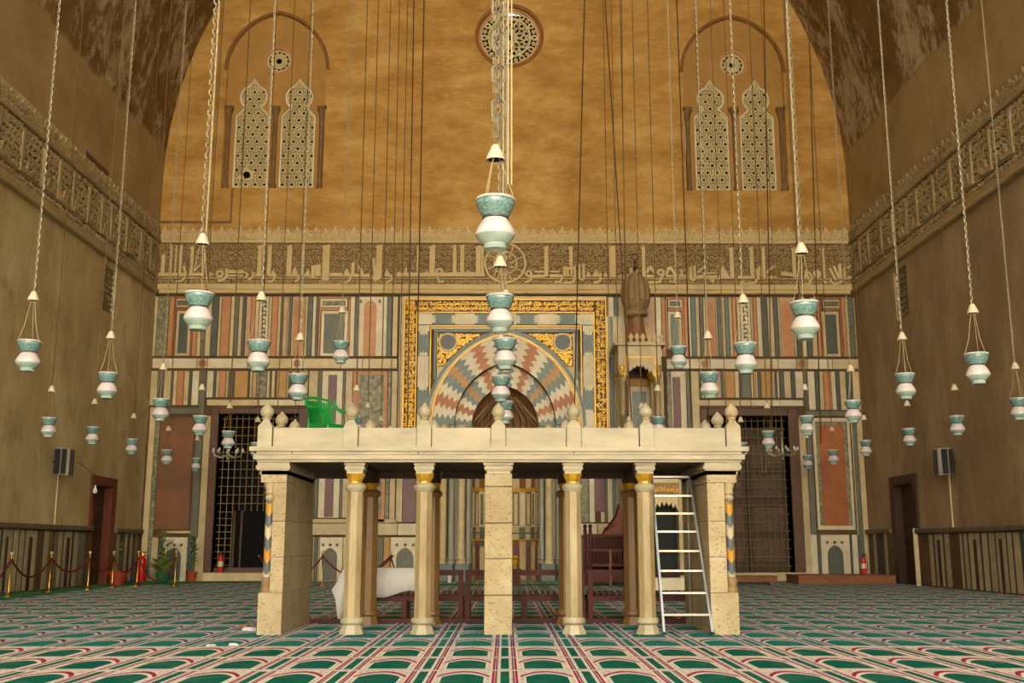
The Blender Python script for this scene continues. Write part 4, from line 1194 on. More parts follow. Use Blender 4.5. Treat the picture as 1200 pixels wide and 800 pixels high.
gz0, gz1, gz2 = bZ(545), bZ(366.5), bZ(351.5)
mb = MB(); mb.pbox(PB, gx0, gx3, gz1, gz2, -.03, .04); mb.pbox(PB, gx0, gx1, gz0, gz1, -.03, .04); mb.pbox(PB, gx2, gx3, gz0, gz1, -.03, .04); mb.build('gold_band_ground', M_GOLD_G, MI)
mb = MB()
for lp in ([(gx0, gz0), (gx0, gz2), (gx3, gz2), (gx3, gz0)], [(gx1, gz0), (gx1, gz1), (gx2, gz1), (gx2, gz0)]): mb.ribbon(PB, lp, .05, 0, .085)
mb.build('gold_band_rim', M_GOLD, MI)
w_ = gx1-gx0; wid = (gx2-gx1)
for r_, (sa, sb) in enumerate(((VERSE[2]+' '+VERSE[3], VERSE[3]+' '+VERSE[2]),)):
    band_text(sa, (gx1+.02, gz1+.03), (1, 0), (0, 1), wid-.04, (gz2-gz1)*.55)
    band_text(sb, (gx1+.02, gz1+(gz2-gz1)*.42), (1, 0), (0, 1), wid-.04, (gz2-gz1)*.52)
for (xa, xb, sa, sb, dr) in ((gx2, gx3, VERSE[0]+' '+VERSE[1], VERSE[1], -1), (gx0, gx1, VERSE[4]+' '+VERSE[5], VERSE[5], 1)):
    H_ = gz2-gz0-.1
    if dr < 0:      # right limb reads upwards
        band_text(sa, (xa+.03, gz2-.05), (0, -1), (1, 0), H_, w_*.55); band_text(sa, (xa+w_*.42, gz2-.05), (0, -1), (1, 0), H_, w_*.5)
    else:
        band_text(sa, (xb-.03, gz0+.05), (0, 1), (-1, 0), H_, w_*.55); band_text(sa, (xb-w_*.42, gz0+.05), (0, 1), (-1, 0), H_, w_*.5)
tag(scrolls(PB, gx0+.04, gx1-.04, gz0, gz2-.04, .15, .02, .04, .055, rnd).build('gilded_scrollwork', M_GOLD, MI), kind='stuff')
tag(scrolls(PB, gx2+.04, gx3-.04, gz0, gz2-.04, .15, .02, .04, .055, rnd).build('gilded_scrollwork', M_GOLD, MI), kind='stuff')
tag(scrolls(PB, gx1, gx2, gz1+.04, gz2-.04, .15, .02, .04, .055, rnd).build('gilded_scrollwork', M_GOLD, MI), kind='stuff')

# ================================================================ PULPIT
mx0, mx1 = 3.38, 4.66; mxc = (mx0+mx1)/2
YP0, YP1, YD = 31.2, 32.5, 25.9
PU = thing('stone_pulpit', 'tall marble pulpit with a carved onion cupola right of the gold framed niche', 'pulpit', (mxc, 25.9, 0))
def pz(y, Y=31.7): return bZ(y, Y)
def ub(name, m, *b, ch=0):
    mb = MB(); mb.box(*b); return mb.build(name, m, PU)
# stair block
mb = MB(); Pm = lambda a, b, c: (c, a, b)
mb.prism(Pm, [(26.5, 0.012), (32.6, 0.012), (32.6, 4.2), (31.2, 4.2), (26.5, .3)], mx0+.06, mx1-.06); mb.build('stair_flank', M_CREAM, PU)
for k in range(9):
    y = 26.4+k*.52; mb = MB(); mb.box(mx0+.2, mx1-.2, y, y+.53, .1, .95+k*.37); mb.build('step', mat('green_stair_runner', (16,60,36), .9, scale=9), PU)
for s_ in (mx0+.02, mx1-.16):
    mb = MB(); mb.prism(Pm, [(26.3, .9), (31.2, 4.1), (31.2, 4.9), (26.3, 1.9)], s_, s_+.14); mb.build('balustrade', mat('balustrade_marble', (150,138,108), .5, scale=4), PU)
pa, pb = at(752, 640, Y=25.9).x, at(811, 640, Y=25.9).x; pc_ = (pa+pb)/2
# portal
mb = MB(); mb.box(pa-.05, pb+.08, 25.8, 26.4, 0.012, .3); mb.build('base_step', M_WHITE, PU)
for (a, b) in ((pa+.02, pa+.3), (pb-.3, pb-.02)):
    for k in range(4):
        mb = MB(); mb.box(a, b, 25.9, 26.3, .3+k*.58, .3+(k+1)*.58-.008); mb.build('stone_block', M_STONE, PU)
zi0, zi1 = bZ(580, 25.9), bZ(564, 25.9)
mb = MB(); mb.box(pa+.02, pb-.02, 25.92, 26.3, 2.62 if zi0 > 2.62 else zi0, 3.3)
mb.build('portal_head', M_CREAM, PU)
mb = MB(); mb.box(pa+.32, pb-.28, 25.88, 25.93, zi0+.03, zi1-.03); ip = mb.build('inscription_tablet', mat('tablet_gilding', (150,108,40), .5, scale=20), PU)
band_text('وأن المساجد لله فلا تدعوا', (pa+.34, zi0+.05), (1, 0), (0, 1), pb-pa-.64, zi1-zi0-.1, c=.0, par=ip, P=lambda a, b, c: (a, 25.88-c, b))
mb = MB()
jag = []
x = pa+.3; zb = zi0-.05; kx = 0
while x < pb-.3+.001:
    jag.append((x, zb-(.22 if kx % 2 else .10) - .30*abs((x-pc_)/(.5))**2)); x += .055; kx += 1
mb.prism(lambda a, b, c: (a, 25.95-c, b), [(pb-.3, zi0+.02), (pa+.3, zi0+.02)] + jag, -.2, .02); mb.build('stalactite_head', M_CREAM, PU)
mb = MB(); mb.box(pa-.04, pb+.04, 25.82, 26.35, 3.2, 3.32); mb.build('portal_cornice', M_CREAM, PU)
mb = MB(); mb.box(pa+.3, pb-.3, 26.31, 26.4, .3, 2.9) ; mb.build('door_leaf', mat('green_black_panel', (12,26,18), .7, scale=4), PU)  # dark panel; keeps the portal opening black in place of its lit inside
# pavilion
def pxx(x): return bX(x, 470)
z0p = 4.2; zg0, zg1 = pz(432), pz(409)
for (x, y) in ((mx0+.12, YP0), (mx1-.12, YP0), (mx0+.12, YP1-.15), (mx1-.12, YP1-.15)):
    mb = MB(); mb.lathe([(.12, z0p), (.12, z0p+.1), (.085, z0p+.2), (.08, zg0-.36), (.1, zg0-.33), (.085, zg0-.28), (.15, zg0-.06), (.15, zg0+.02)], 10, (x, y, 0)); col = mb.build('pavilion_column', M_COLUMN, PU, smooth=True)
    mb = MB(); mb.lathe([(.105, zg0-.34), (.125, zg0-.3), (.09, zg0-.26), (.155, zg0-.1), (.155, zg0-.03)], 10, (x, y, 0)); mb.build('gilded_capital', M_GOLD, col, smooth=True)
Pp = lambda a, b, c: (a, YP0-.1-c, b)
lob = [(mx0+.22, zg0-.5)]
for k in range(9):
    t = k/8; xx = mx0+.22+(mx1-mx0-.44)*t; zz = zg0-.32+.30*math.sin(PI*t)
    lob += [(xx-.03, zz-.02), (xx, zz+.06)] if k else [(xx, zz)]
lob += [(mx1-.22, zg0-.5)]
mb = MB(); mb.plate(Pp, [(mx0, zg0-.1), (mx0+.16, zg0-.5)] + lob[1:-1] + [(mx1-.16, zg0-.5), (mx1, zg0-.1), (mx1, zg1), (mx0, zg1)], [], -.12, 0); mb.build('lobed_arch', M_CREAM, PU)
mb = MB(); mb.ribbon(Pp, [(mx0+.2, zg0-.35), (mx0+.2, zg0+.25), (mx1-.2, zg0+.25), (mx1-.2, zg0-.35)], .05, 0, .03); mb.build('gold_arch_line', M_GOLD, PU)
for s_ in (mx0, mx1-.1): ub('side_beam', M_CREAM, s_, s_+.1, YP0, YP1, zg0-.1, zg1)
ub('roof_slab', M_CREAM, mx0-.12, mx1+.12, YP0-.22, YP1+.05, zg1, zg1+.1)
Pc = lambda a, b, c: (a, YP0-.2-c, b)
for k in range(8):
    x = mx0-.08+(mx1-mx0+.16)*(k+.5)/8; z = zg1+.1
    mb = MB(); mb.prism(Pc, [(x-.05, z), (x+.05, z), (x+.035, z+.07), (x+.08, z+.13), (x+.05, z+.19), (x, z+.27), (x-.05, z+.19), (x-.08, z+.13), (x-.035, z+.07)], 0, .05); mb.build('cresting_merlon', M_STUCCO, PU)
for (a, b, z0_, z1_, c, m) in ((mx0+.1, mx1-.1, 4.2, zg1, .02, M_BROWN), (pxx(736), pxx(762), 4.2, pz(452, 32.6), .04, M_CREAM), (pxx(741), pxx(757), 4.2, pz(458, 32.6), .06, M_BLUE), (pxx(735), pxx(763), pz(451, 32.6), pz(443, 32.6), .05, M_YELLOW)):
    mb = MB(); mb.pbox(PB, a, b, z0_, z1_, 0, c+.03); mb.build('back_panel', m, PU)  # brown one: darkness of the pavilion's inside put into the colour
ub('dark_ceiling', M_DOOR, mx0+.12, mx1-.12, YP0+.02, YP1, zg0+.1, zg0+.14)  # dark soffit added to darken the pavilion's inside
zr = zg1+.1; yc = (YP0+YP1)/2-.05
mb = MB(); mb.lathe([(.42, zr), (.40, zr+.1), (.30, zr+.35), (.25, pz(380)), (.24, pz(371))], 8, (mxc, yc, 0), PI/8); mb.build('cupola_shaft', M_RUST, PU)
mb = MB(); mb.lathe([(.24, pz(372)), (.36, pz(369)), (.37, pz(366)), (.30, pz(363)), (.28, pz(361))], 16, (mxc, yc, 0)); mb.build('cupola_ring', M_CUPOLA, PU, smooth=True)
mb = MB(); pr = [(.25, 363), (.34, 359.5), (.41, 353), (.44, 346), (.43, 339), (.39, 332), (.30, 326), (.16, 321), (.03, 317)]
vs = []; NN = 72
for r, y in pr:
    for k in range(NN):
        a = 2*PI*k/NN; rr_ = r*(.93+.13*abs(math.cos(a*6))); vs.append((mxc+rr_*math.cos(a), yc+rr_*math.sin(a), pz(y)))
mb.add(vs, [(j*NN+k, j*NN+(k+1) % NN, (j+1)*NN+(k+1) % NN, (j+1)*NN+k) for j in range(len(pr)-1) for k in range(NN)])
bulb = mb.build('onion_dome', M_CUPOLA, PU, smooth='full')
mb = MB()
for k in range(12):
    a = 2*PI*(k+.5)/12
    pts = []
    for q in range(7):
        t = PI*q/6; da = math.cos(t)*PI/13; pts.append((mxc+.405*math.cos(a+da), yc+.405*math.sin(a+da), pz(349)-.10*math.sin(t)))
    mb.tube(pts, .025, 4)
mb.build('dome_scallops', M_CUPOLA, bulb)
mb = MB(); zt = pz(318)
mb.lathe([(.03, zt), (.02, zt+.08), (.06, zt+.13), (.06, zt+.17), (.02, zt+.21), (.02, zt+.3), (.045, zt+.33), (.01, zt+.38)], 8, (mxc, yc, 0))
mb.tube([(mxc+.1*math.cos(2*PI*k/14), yc, zt+.50+.1*math.sin(2*PI*k/14)) for k in range(14)], .018, 5, True)
mb.build('crescent_finial', mat('dark_bronze', (64,46,28), .5, metal=.4, scale=4), PU, smooth=True)
# ================================================================ RAISED PLATFORM (dikka)
YK0, YK1 = 13.05, 14.95
def kx(x, y=700): return at(x, y, Y=YK0).x
def kz_(y): return at(592, y, Y=YK0).z
DK = thing('marble_platform', 'honey coloured marble platform raised on piers and octagonal columns', 'platform', (-.08, (YK0+YK1)/2, 0))
kl, kr = kx(303, 540), kx(867, 540)
zt_, zs1, zs0 = kz_(500.5), kz_(526), kz_(541.5)
colx = [kx(413, 640), kx(495.5, 640), kx(584, 640), kx(672.5, 640), kx(758.5, 640)]
postx = [kx(310.5, 510), kx(411, 510), kx(497, 510), kx(584, 510), kx(672.5, 510), kx(758, 510), kx(859.5, 510)]
# slab in two courses of stones
edges = [kl-.01, kx(344, 530), kx(491, 530), kx(672, 530), kr+.01]
for i in range(4):
    mb = MB(); mb.box(edges[i]+.004, edges[i+1]-.004, YK0-.10, YK1+.08, zs0+.09, zs1); mb.build('slab_stone', M_DIKKA, DK)
mb = MB()
for (g, za, zb_) in ((.13, zs1-.035, zs1+.02), (.05, zs0, zs0+.03), (.085, zs0+.03, zs0+.09)):
    mb.box(kl-g+.04, kr+g-.04, YK0-g, YK1+g-.03, za, zb_)
mb.build('cornice', M_DIKKA, DK)
ZP = zs1+.02
# posts with onion finials
def post(x, y, ztop=None, rot=0):
    w = .087
    mb = MB(); mb.box(x-w, x+w, y-w, y+w, ZP, zt_-.0)
    vs0 = zt_
    p = mb.build('parapet_post', M_DIKKA, DK)
    mb = MB(); z = zt_
    mb.lathe([(.12, z), (.118, z+.02), (.085, z+.05), (.06, z+.075), (.048, z+.1)], 4, (x, y, 0), PI/4)
    mb.lathe([(.05, z+.1), (.06, z+.115), (.048, z+.13), (.062, z+.14), (.082, z+.17), (.085, z+.2), (.075, z+.235), (.05, z+.265), (.025, z+.29), (.006, z+.315)], 14, (x, y, 0))
    mb.build('onion_finial', M_STONE if random.random() < .2 else M_DIKKA, p, smooth=True)
rows = [YK0+.07, (YK0+YK1)/2, YK1-.07]
for x in postx: post(x, rows[0]); post(x, rows[2])
for x in (postx[0], postx[-1]): post(x, rows[1])
for y in (rows[0], rows[2]):
    for i in range(6):
        mb = MB(); mb.box(postx[i]+.096, postx[i+1]-.096, y-.035, y+.035, ZP, zt_-.004); pn = mb.build('parapet_panel', M_DIKKA, DK)
for x in (postx[0], postx[-1]):
    for i in range(2):
        mb = MB(); mb.box(x-.035, x+.035, rows[i]+.09, rows[i+1]-.09, ZP, zt_-.004); mb.build('parapet_panel', M_DIKKA, DK)
# capitals: three stepped mouldings
def cap(x, y, w, dy=None, m=M_DIKKA, zlow=None):
    dy = dy or w
    mb = MB(); z0 = kz_(554.5); z1 = zs0
    H_ = z1-z0
    for (f0, f1, g) in ((0, .28, .80), (.28, .40, .92), (.40, .62, .98), (.62, .75, .90), (.75, 1.0, 1.03)):
        mb.box(x-w*g, x+w*g, y-dy*g, y+dy*g, z0+H_*f0, z0+H_*f1-.001)
    return mb.build('capital', m, DK)
def oct_column(x, y, m, gold=True, base=M_DIKKA):
    z0, z1 = kz_(727), kz_(572)
    mb = MB(); mb.lathe([(.115, z0-.01), (.108, z0+.05), (.103, z1)], 8, (x, y, 0), PI/8); mb.build('octagonal_shaft', m, DK)
    mb = MB(); zz = kz_(574)
    mb.lathe([(.10, zz-.02), (.128, zz+.015), (.135, zz+.04), (.12, zz+.07), (.085, zz+.09)], 12, (x, y, 0)); mb.build('neck_ring', base, DK, smooth=True)
    mb = MB(); mb.lathe([(.085, zz+.085), (.08, zz+.11), (.10, zz+.14), (.125, kz_(554.5))], 8, (x, y, 0), PI/8); mb.build('gilded_capital', M_GOLD if gold else m, DK)
    mb = MB(); mb.lathe([(.125, z0+.03), (.14, z0+.01), (.14, z0-.03), (.115, z0-.055)], 12, (x, y, 0)); mb.lathe([(.115, z0-.05), (.12, z0-.075), (.15, .04), (.155, 0.0)], 8, (x, y, 0), PI/8); mb.build('column_base', base, DK, smooth=True)
for i, x in enumerate(colx):
    if i == 2:
        zj = [0, kz_(697), kz_(654), kz_(612.5), kz_(569.5), kz_(554)]
        for k in range(5):
            mb = MB(); mb.pbox(lambda a, b, c: (a, YK0+.02-c, b), x-.168, x+.168, zj[k], zj[k+1]-.008, -.34, 0, .008); mb.build('stone_block', M_STONE, DK)
        cap(x, YK0+.17, .18, .18)
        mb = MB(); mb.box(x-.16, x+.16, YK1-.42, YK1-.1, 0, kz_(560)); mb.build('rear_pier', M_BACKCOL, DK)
    else:
        cap(x, YK0+.13, .125); oct_column(x, YK0+.13, M_COLUMN)
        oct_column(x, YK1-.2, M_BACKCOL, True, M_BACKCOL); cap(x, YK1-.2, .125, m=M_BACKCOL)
# beams under the slab from front to back
for i, x in enumerate(colx):
    mb = MB(); mb.box(x-.10, x+.10, YK0+.3, YK1-.1, zs0-.16, zs0+.02); mb.build('cross_beam', M_DOOR, DK)
mb = MB(); mb.box(kl+.2, kr-.2, YK1-.25, YK1-.1, zs0-.09, zs0+.02); mb.build('rear_beam', M_DOOR, DK)
mb = MB(); mb.box(kl+.1, kr-.1, YK0+.05, YK1-.05, zs0-.006, zs0-.0005); mb.build('board_soffit', M_DOOR, DK)
# end piers: block masonry walls, with a colonnette in the outer corner
for s_, (xo, xi, xn) in ((-1, (kx(302.5, 700), kx(333, 640), kx(318, 640))), (1, (kx(865.5, 700), kx(831, 640), kx(851, 640)))):
    zj = [0, kz_(694), kz_(652), kz_(610), kz_(565), kz_(551)]
    for k in range(5):
        a, b = sorted((xi, xo if k in (0,) else (kx(306, 560) if s_ < 0 else kx(863, 560)) if k == 4 else xn))
        y_a, y_b = YK0, (YK0+YK1)/2
        for (ya, yb_) in ((YK0, YK0+.62), (YK0+.625, YK0+1.2), (YK0+1.205, YK1-.02)):
            mb = MB(); aa, bb_ = (a, b)
            if ya > YK0 and k in (1, 2, 3): aa, bb_ = sorted((xi, xo + (.04 if s_ < 0 else -.04)))
            elif ya == YK0 and k in (1, 2, 3):
                mb.box(*sorted((xn-s_*0, xo + (.04 if s_ < 0 else -.04))), YK0+.2, yb_-.004, zj[k], zj[k+1]-.006)
            mb.box(aa, bb_, ya, yb_-.004, zj[k], zj[k+1]-.006); mb.build('stone_block', M_STONE, DK)
    x0, x1 = sorted((xi, (kx(305, 550) if s_ < 0 else kx(864, 550)))); z0 = kz_(556)
    mb = MB()
    for (za, zb_, g) in ((z0, z0+.05, .0), (z0+.05, z0+.07, .03), (z0+.07, z0+.11, .045), (z0+.11, zs0, .03)):
        mb.box(x0-g, x1+g, YK0-g, YK1-.02, za, zb_)
    mb.build('capital', M_DIKKA, DK)
    cx_ = kx(312.5, 640) if s_ < 0 else kx(857.5, 640); cy_ = YK0+.09
    z1c, z2c = kz_(676), kz_(586)
    mb = MB(); mb.lathe([(.05, z1c), (.052, z1c+.02), (.052, z2c)], 12, (0, 0, 0))
    sh = mb.build('corner_colonnette', M_CHEV, None, smooth=True); sh.parent = DK; sh.location = (cx_-DK.location.x, cy_-DK.location.y, 0)
    mb = MB(); mb.lathe([(.07, kz_(695)), (.075, kz_(690)), (.06, kz_(687)), (.075, kz_(682)), (.07, kz_(679)), (.05, kz_(676))], 12, (cx_, cy_, 0)); mb.build('colonnette_base', M_CUPOLA, DK, smooth=True)
    mb = MB(); mb.lathe([(.05, kz_(586)), (.065, kz_(583)), (.05, kz_(580)), (.065, kz_(577)), (.055, kz_(574)), (.08, kz_(567)), (.085, kz_(565))], 12, (cx_, cy_, 0)); mb.build('colonnette_capital', M_STONE, DK, smooth=True)

# ---- green chair on the platform
GC = thing('plastic_chair', 'bright green moulded plastic armchair standing up on the marble platform', 'chair', (kx(388, 490), YK0+.75, ZP), 0.0)
ch = GC
gx = (at(388, 480, Y=YK0+.75)).x; GC.location = (gx, YK0+.75, ZP)
GC.rotation_euler = (0, 0, math.radians(50))
def lbuild(mb, name, m, par, smooth=False):
    """mesh already in the thing's own coordinates"""
    me = bpy.data.meshes.new(name); me.from_pydata(mb.v, [], mb.f); me.materials.append(m)
    if smooth:
        me.polygons.foreach_set('use_smooth', [True]*len(me.polygons))
        if smooth != 'full': me.set_sharp_from_angle(angle=math.radians(40))
    o = bpy.data.objects.new(name, me); COL.objects.link(o); o.parent = par; return o
ZS_ = .34
mb = MB(); mb.box(-.2, .2, -.2, .22, ZS_-.02, ZS_+.01); mb.box(-.21, .21, -.23, -.19, ZS_-.05, ZS_+.005); lbuild(mb, 'seat', M_PLASTIC, GC)
mb = MB()
def backpt(u, v): # u -1..1, v 0..1
    return (.21*u*(1+.12*v), .20+.10*v-.07*(u*u)*(.6+v*.4), ZS_+.02+.39*v - .04*u*u*v)
nu = 13
for k in range(nu):
    u0 = -1+2*k/nu; u1 = -1+2*(k+.62)/nu
    vs = []
    for j in range(6):
        v = .08+.78*j/5
        for uu in (u0, u1):
            p = backpt(uu, v); vs += [p, (p[0], p[1]+.012, p[2])]
    fs = []
    for j in range(5):
        a = 4*j; fs += [(a, a+2, a+6, a+4), (a+1, a+5, a+7, a+3), (a, a+4, a+5, a+1), (a+2, a+3, a+7, a+6)]
    mb.add(vs, fs)
lbuild(mb, 'slatted_backrest', M_PLASTIC, GC)
mb = MB()
for j in (0.0, .93):
    vs = []
    for k in range(15):
        u = -1+2*k/14
        for v in (j, j+.09):
            p = backpt(u, v); vs += [p, (p[0], p[1]+.018, p[2])]
    mb.add(vs, [q for k in range(14) for q in ((4*k, 4*k+2, 4*k+6, 4*k+4), (4*k+1, 4*k+5, 4*k+7, 4*k+3), (4*k, 4*k+4, 4*k+5, 4*k+1), (4*k+2, 4*k+3, 4*k+7, 4*k+6))])
lbuild(mb, 'back_rail', M_PLASTIC, GC)
for s_ in (-1, 1):
    mb = MB(); pts = [backpt(s_, 1.0), (s_*.255, .19, ZS_+.28), (s_*.27, .08, ZS_+.22), (s_*.275, -.12, ZS_+.21), (s_*.27, -.19, ZS_+.17), (s_*.24, -.2, ZS_)]
    mb.tube(pts, [.018, .024, .026, .026, .024, .02], 6); lbuild(mb, 'armrest', M_PLASTIC, GC, True)
    mb = MB(); mb.tube([(s_*.2, -.18, ZS_), (s_*.23, -.22, 0)], [.026, .018], 6); lbuild(mb, 'leg', M_PLASTIC, GC, True)
    mb = MB(); mb.tube([(s_*.19, .2, ZS_+.06), (s_*.22, .27, 0)], [.026, .018], 6); lbuild(mb, 'leg', M_PLASTIC, GC, True)

# ---- aluminium ladder
def lp(x, y, Y): return at(x, y, Y=Y)
LD = thing('ladder', 'grey aluminium step ladder leaning inside the right end of the marble platform', 'ladder', (2.15, 13.35, 0))
A0 = Vector((kx(777.5, 744), 13.0, 0)); B0 = Vector((kx(834, 744), 13.0, 0))
A1 = Vector((at(762.5, 545, Y=14.0).x, 14.0, 2.08)); B1 = Vector((at(805.5, 545, Y=14.0).x, 14.0, 2.08))
def bar(p, q, w, d, name, m, par):
    p, q = Vector(p), Vector(q); ax = (q-p).normalized(); sx_ = Vector((1, 0, 0)) if abs(ax.x) < .9 else Vector((0, 0, 1)); sx_ = (sx_-ax*sx_.dot(ax)).normalized(); sy_ = ax.cross(sx_)
    vs = [p+sx_*a*w/2+sy_*b*d/2 for a, b in ((-1,-1),(1,-1),(1,1),(-1,1))] + [q+sx_*a*w/2+sy_*b*d/2 for a, b in ((-1,-1),(1,-1),(1,1),(-1,1))]
    mb = MB(); mb.add(vs, [(0,3,2,1),(4,5,6,7),(0,1,5,4),(1,2,6,5),(2,3,7,6),(3,0,4,7)]); return mb.build(name, m, par)
for p, q_ in ((A0, A1), (B0, B1)):
    r_ = bar(p, q_, .028, .075, 'side_rail', M_ALU, LD)
    f_ = MB(); f_.box(p.x-.02, p.x+.02, p.y-.045, p.y+.045, 0, .05); f_.build('rubber_foot', M_BLACKP, r_)
for k in range(8):
    t = (.115, .235, .36, .475, .59, .70, .81, .93)[k]
    a, b = A0.lerp(A1, t), B0.lerp(B1, t)
    mb = MB(); mb.box(a.x+.01, b.x-.01, a.y-.05, a.y+.05, a.z-.012, a.z+.012); mb.build('tread', M_ALU, LD)
for (p, q_) in (((B0.x-.03, 14.35, 0), (B1.x, 14.05, 1.9)), ((A0.x+.05, 14.35, 0), (A1.x, 14.05, 1.9))): bar(p, q_, .022, .05, 'rear_leg', M_ALU, LD)
mb = MB(); 
# ---- benches behind the platform
def bench(xa, xb, label, legs, slats=True):
    yb, yf = YK1+.22, YK1+.80
    B = thing('wooden_bench', label, 'bench', ((xa+xb)/2, (yb+yf)/2, 0), group='red-brown benches behind the platform')
    zb_ = .72; zs_ = .36
    mb = MB(); mb.box(xa, xb, yb-.02, yb+.03, zb_-.075, zb_); mb.build('back_rail', M_WOOD, B)
    for x in legs:
        mb = MB(); mb.box(x-.035, x+.035, yb-.03, yb+.035, 0, zb_ if (x < xa+.2 or x > xb-.2) else zs_); mb.build('leg', M_WOOD, B)
        mb = MB(); mb.box(x-.035, x+.035, yf-.06, yf, 0, zs_); mb.build('leg', M_WOOD, B)
    for y in (yb, yf-.05):
        mb = MB(); mb.box(xa, xb, y-.01, y+.03, zs_-.065, zs_); mb.build('seat_rail', M_WOOD, B)
    n_ = max(3, int((xb-xa)/.085))
    for k in range(n_):
        x = xa+(k+.5)*(xb-xa)/n_
        mb = MB(); mb.prism(lambda a, b, c: (c, a, b), [(yb-.01, zs_), (yf, zs_+.035), (yf, zs_+.06), (yb-.01, zs_+.02)], x-.022, x+.022); mb.build('seat_slat', M_WOOD, B)
    return B
def bx_(x): return at(x, 700, Y=YK1+.22).x
bench(bx_(400), bx_(543), 'red-brown slatted bench, leftmost, with a white cloth over its back', [bx_(402), bx_(474), bx_(540)])
bench(bx_(546), bx_(684), 'red-brown slatted bench in the middle, behind the central square pier', [bx_(548), bx_(615), bx_(682)])
bench(bx_(688), bx_(829), 'red-brown slatted bench, rightmost, reaching behind the ladder', [bx_(692), bx_(760), bx_(827)])
# cloth draped over the left bench
CL = MB(); xa, xb = bx_(404), bx_(489); y = YK1+.17; nx = 26; vs = []
for i in range(nx+1):
    t = i/nx; x = xa+(xb-xa)*t
    low = .40 + .03*math.sin(t*9) - .03*math.sin(t*3.3+.5)
    for j, z in enumerate((low, (low+.75)/2, .748)):
        vs.append((x, y + .015*math.sin(t*30+j)*(1 if j < 2 else .2) - (.02 if j == 0 else 0), z))
    vs += [(x, y+.09, .752), (x, y+.12+.01*math.sin(t*23), .5)]
CL.add(vs, [(5*i+j, 5*i+5+j, 5*i+6+j, 5*i+1+j) for i in range(nx) for j in range(4)])
p = [at(402, 666, Y=YK1+.15), at(396, 680, Y=YK1+.1), at(388.5, 691, Y=YK1+.08), at(393, 702, Y=YK1+.08), at(396, 727, Y=YK1+.06), at(402, 729, Y=YK1+.1), at(406, 700, Y=YK1+.15), at(412, 666, Y=YK1+.15)]
CL.add([tuple(q_) for q_ in p], [(0,1,6,7), (1,2,3), (1,3,6), (3,4,5,6)])
cl = CL.build('draped_cloth', M_CLOTH, None, smooth='full'); md = cl.modifiers.new('thick', 'SOLIDIFY'); md.thickness = .006
tag(cl, 'white cloth draped over the back of the leftmost bench, one corner trailing to the carpet', 'cloth')
mb = MB(); mb.box(at(361, 728, Z=.03).x, at(846, 728, Z=.03).x, YK1+.03, YK1+.12, 0.013, .07)
tag(mb.build('floor_board', M_WOOD, None), 'long low brown board lying on the carpet along the rear foot of the platform', 'board')
# ================================================================ HANGING LAMPS
# 7 rows of lamps run into the depth of the hall; all hang at nearly the same height
LS = .86
def link_chain(length, pitch, w, r):
    mb = MB(); n_ = int(length/pitch)
    for k in range(n_):
        z = k*pitch; ax = k % 2; pts = []
        for q in range(6):
            t = 2*PI*q/6
            d, h = w*.5*math.sin(t), pitch*.68*math.cos(t)
            pts.append((d if ax else 0, 0 if ax else d, z+h))
        # light link: 3-sided ring
        vs = []; fs = []
        for q, p in enumerate(pts):
            t = 2*PI*q/6; nx = math.sin(t)
            for s_ in range(3):
                a = 2*PI*s_/3
                o = r*math.cos(a); pz_ = r*math.sin(a)
                rad = (nx*o, 0, math.cos(t)*o) if ax else (0, nx*o, math.cos(t)*o)
                side = (0, pz_, 0) if ax else (pz_, 0, 0)
                vs.append((p[0]+rad[0]+side[0], p[1]+rad[1]+side[1], p[2]+rad[2]))
        for q in range(6):
            for s_ in range(3):
                a = 3*q+s_; b = 3*q+(s_+1) % 3; c = 3*((q+1) % 6)
                fs.append((a, b, c+(s_+1) % 3, c+s_))
        mb.add(vs, fs)
    return mb
def vault_top(X): return ZS + math.sqrt(max(0, RV_**2-(abs(X)+CXV)**2))
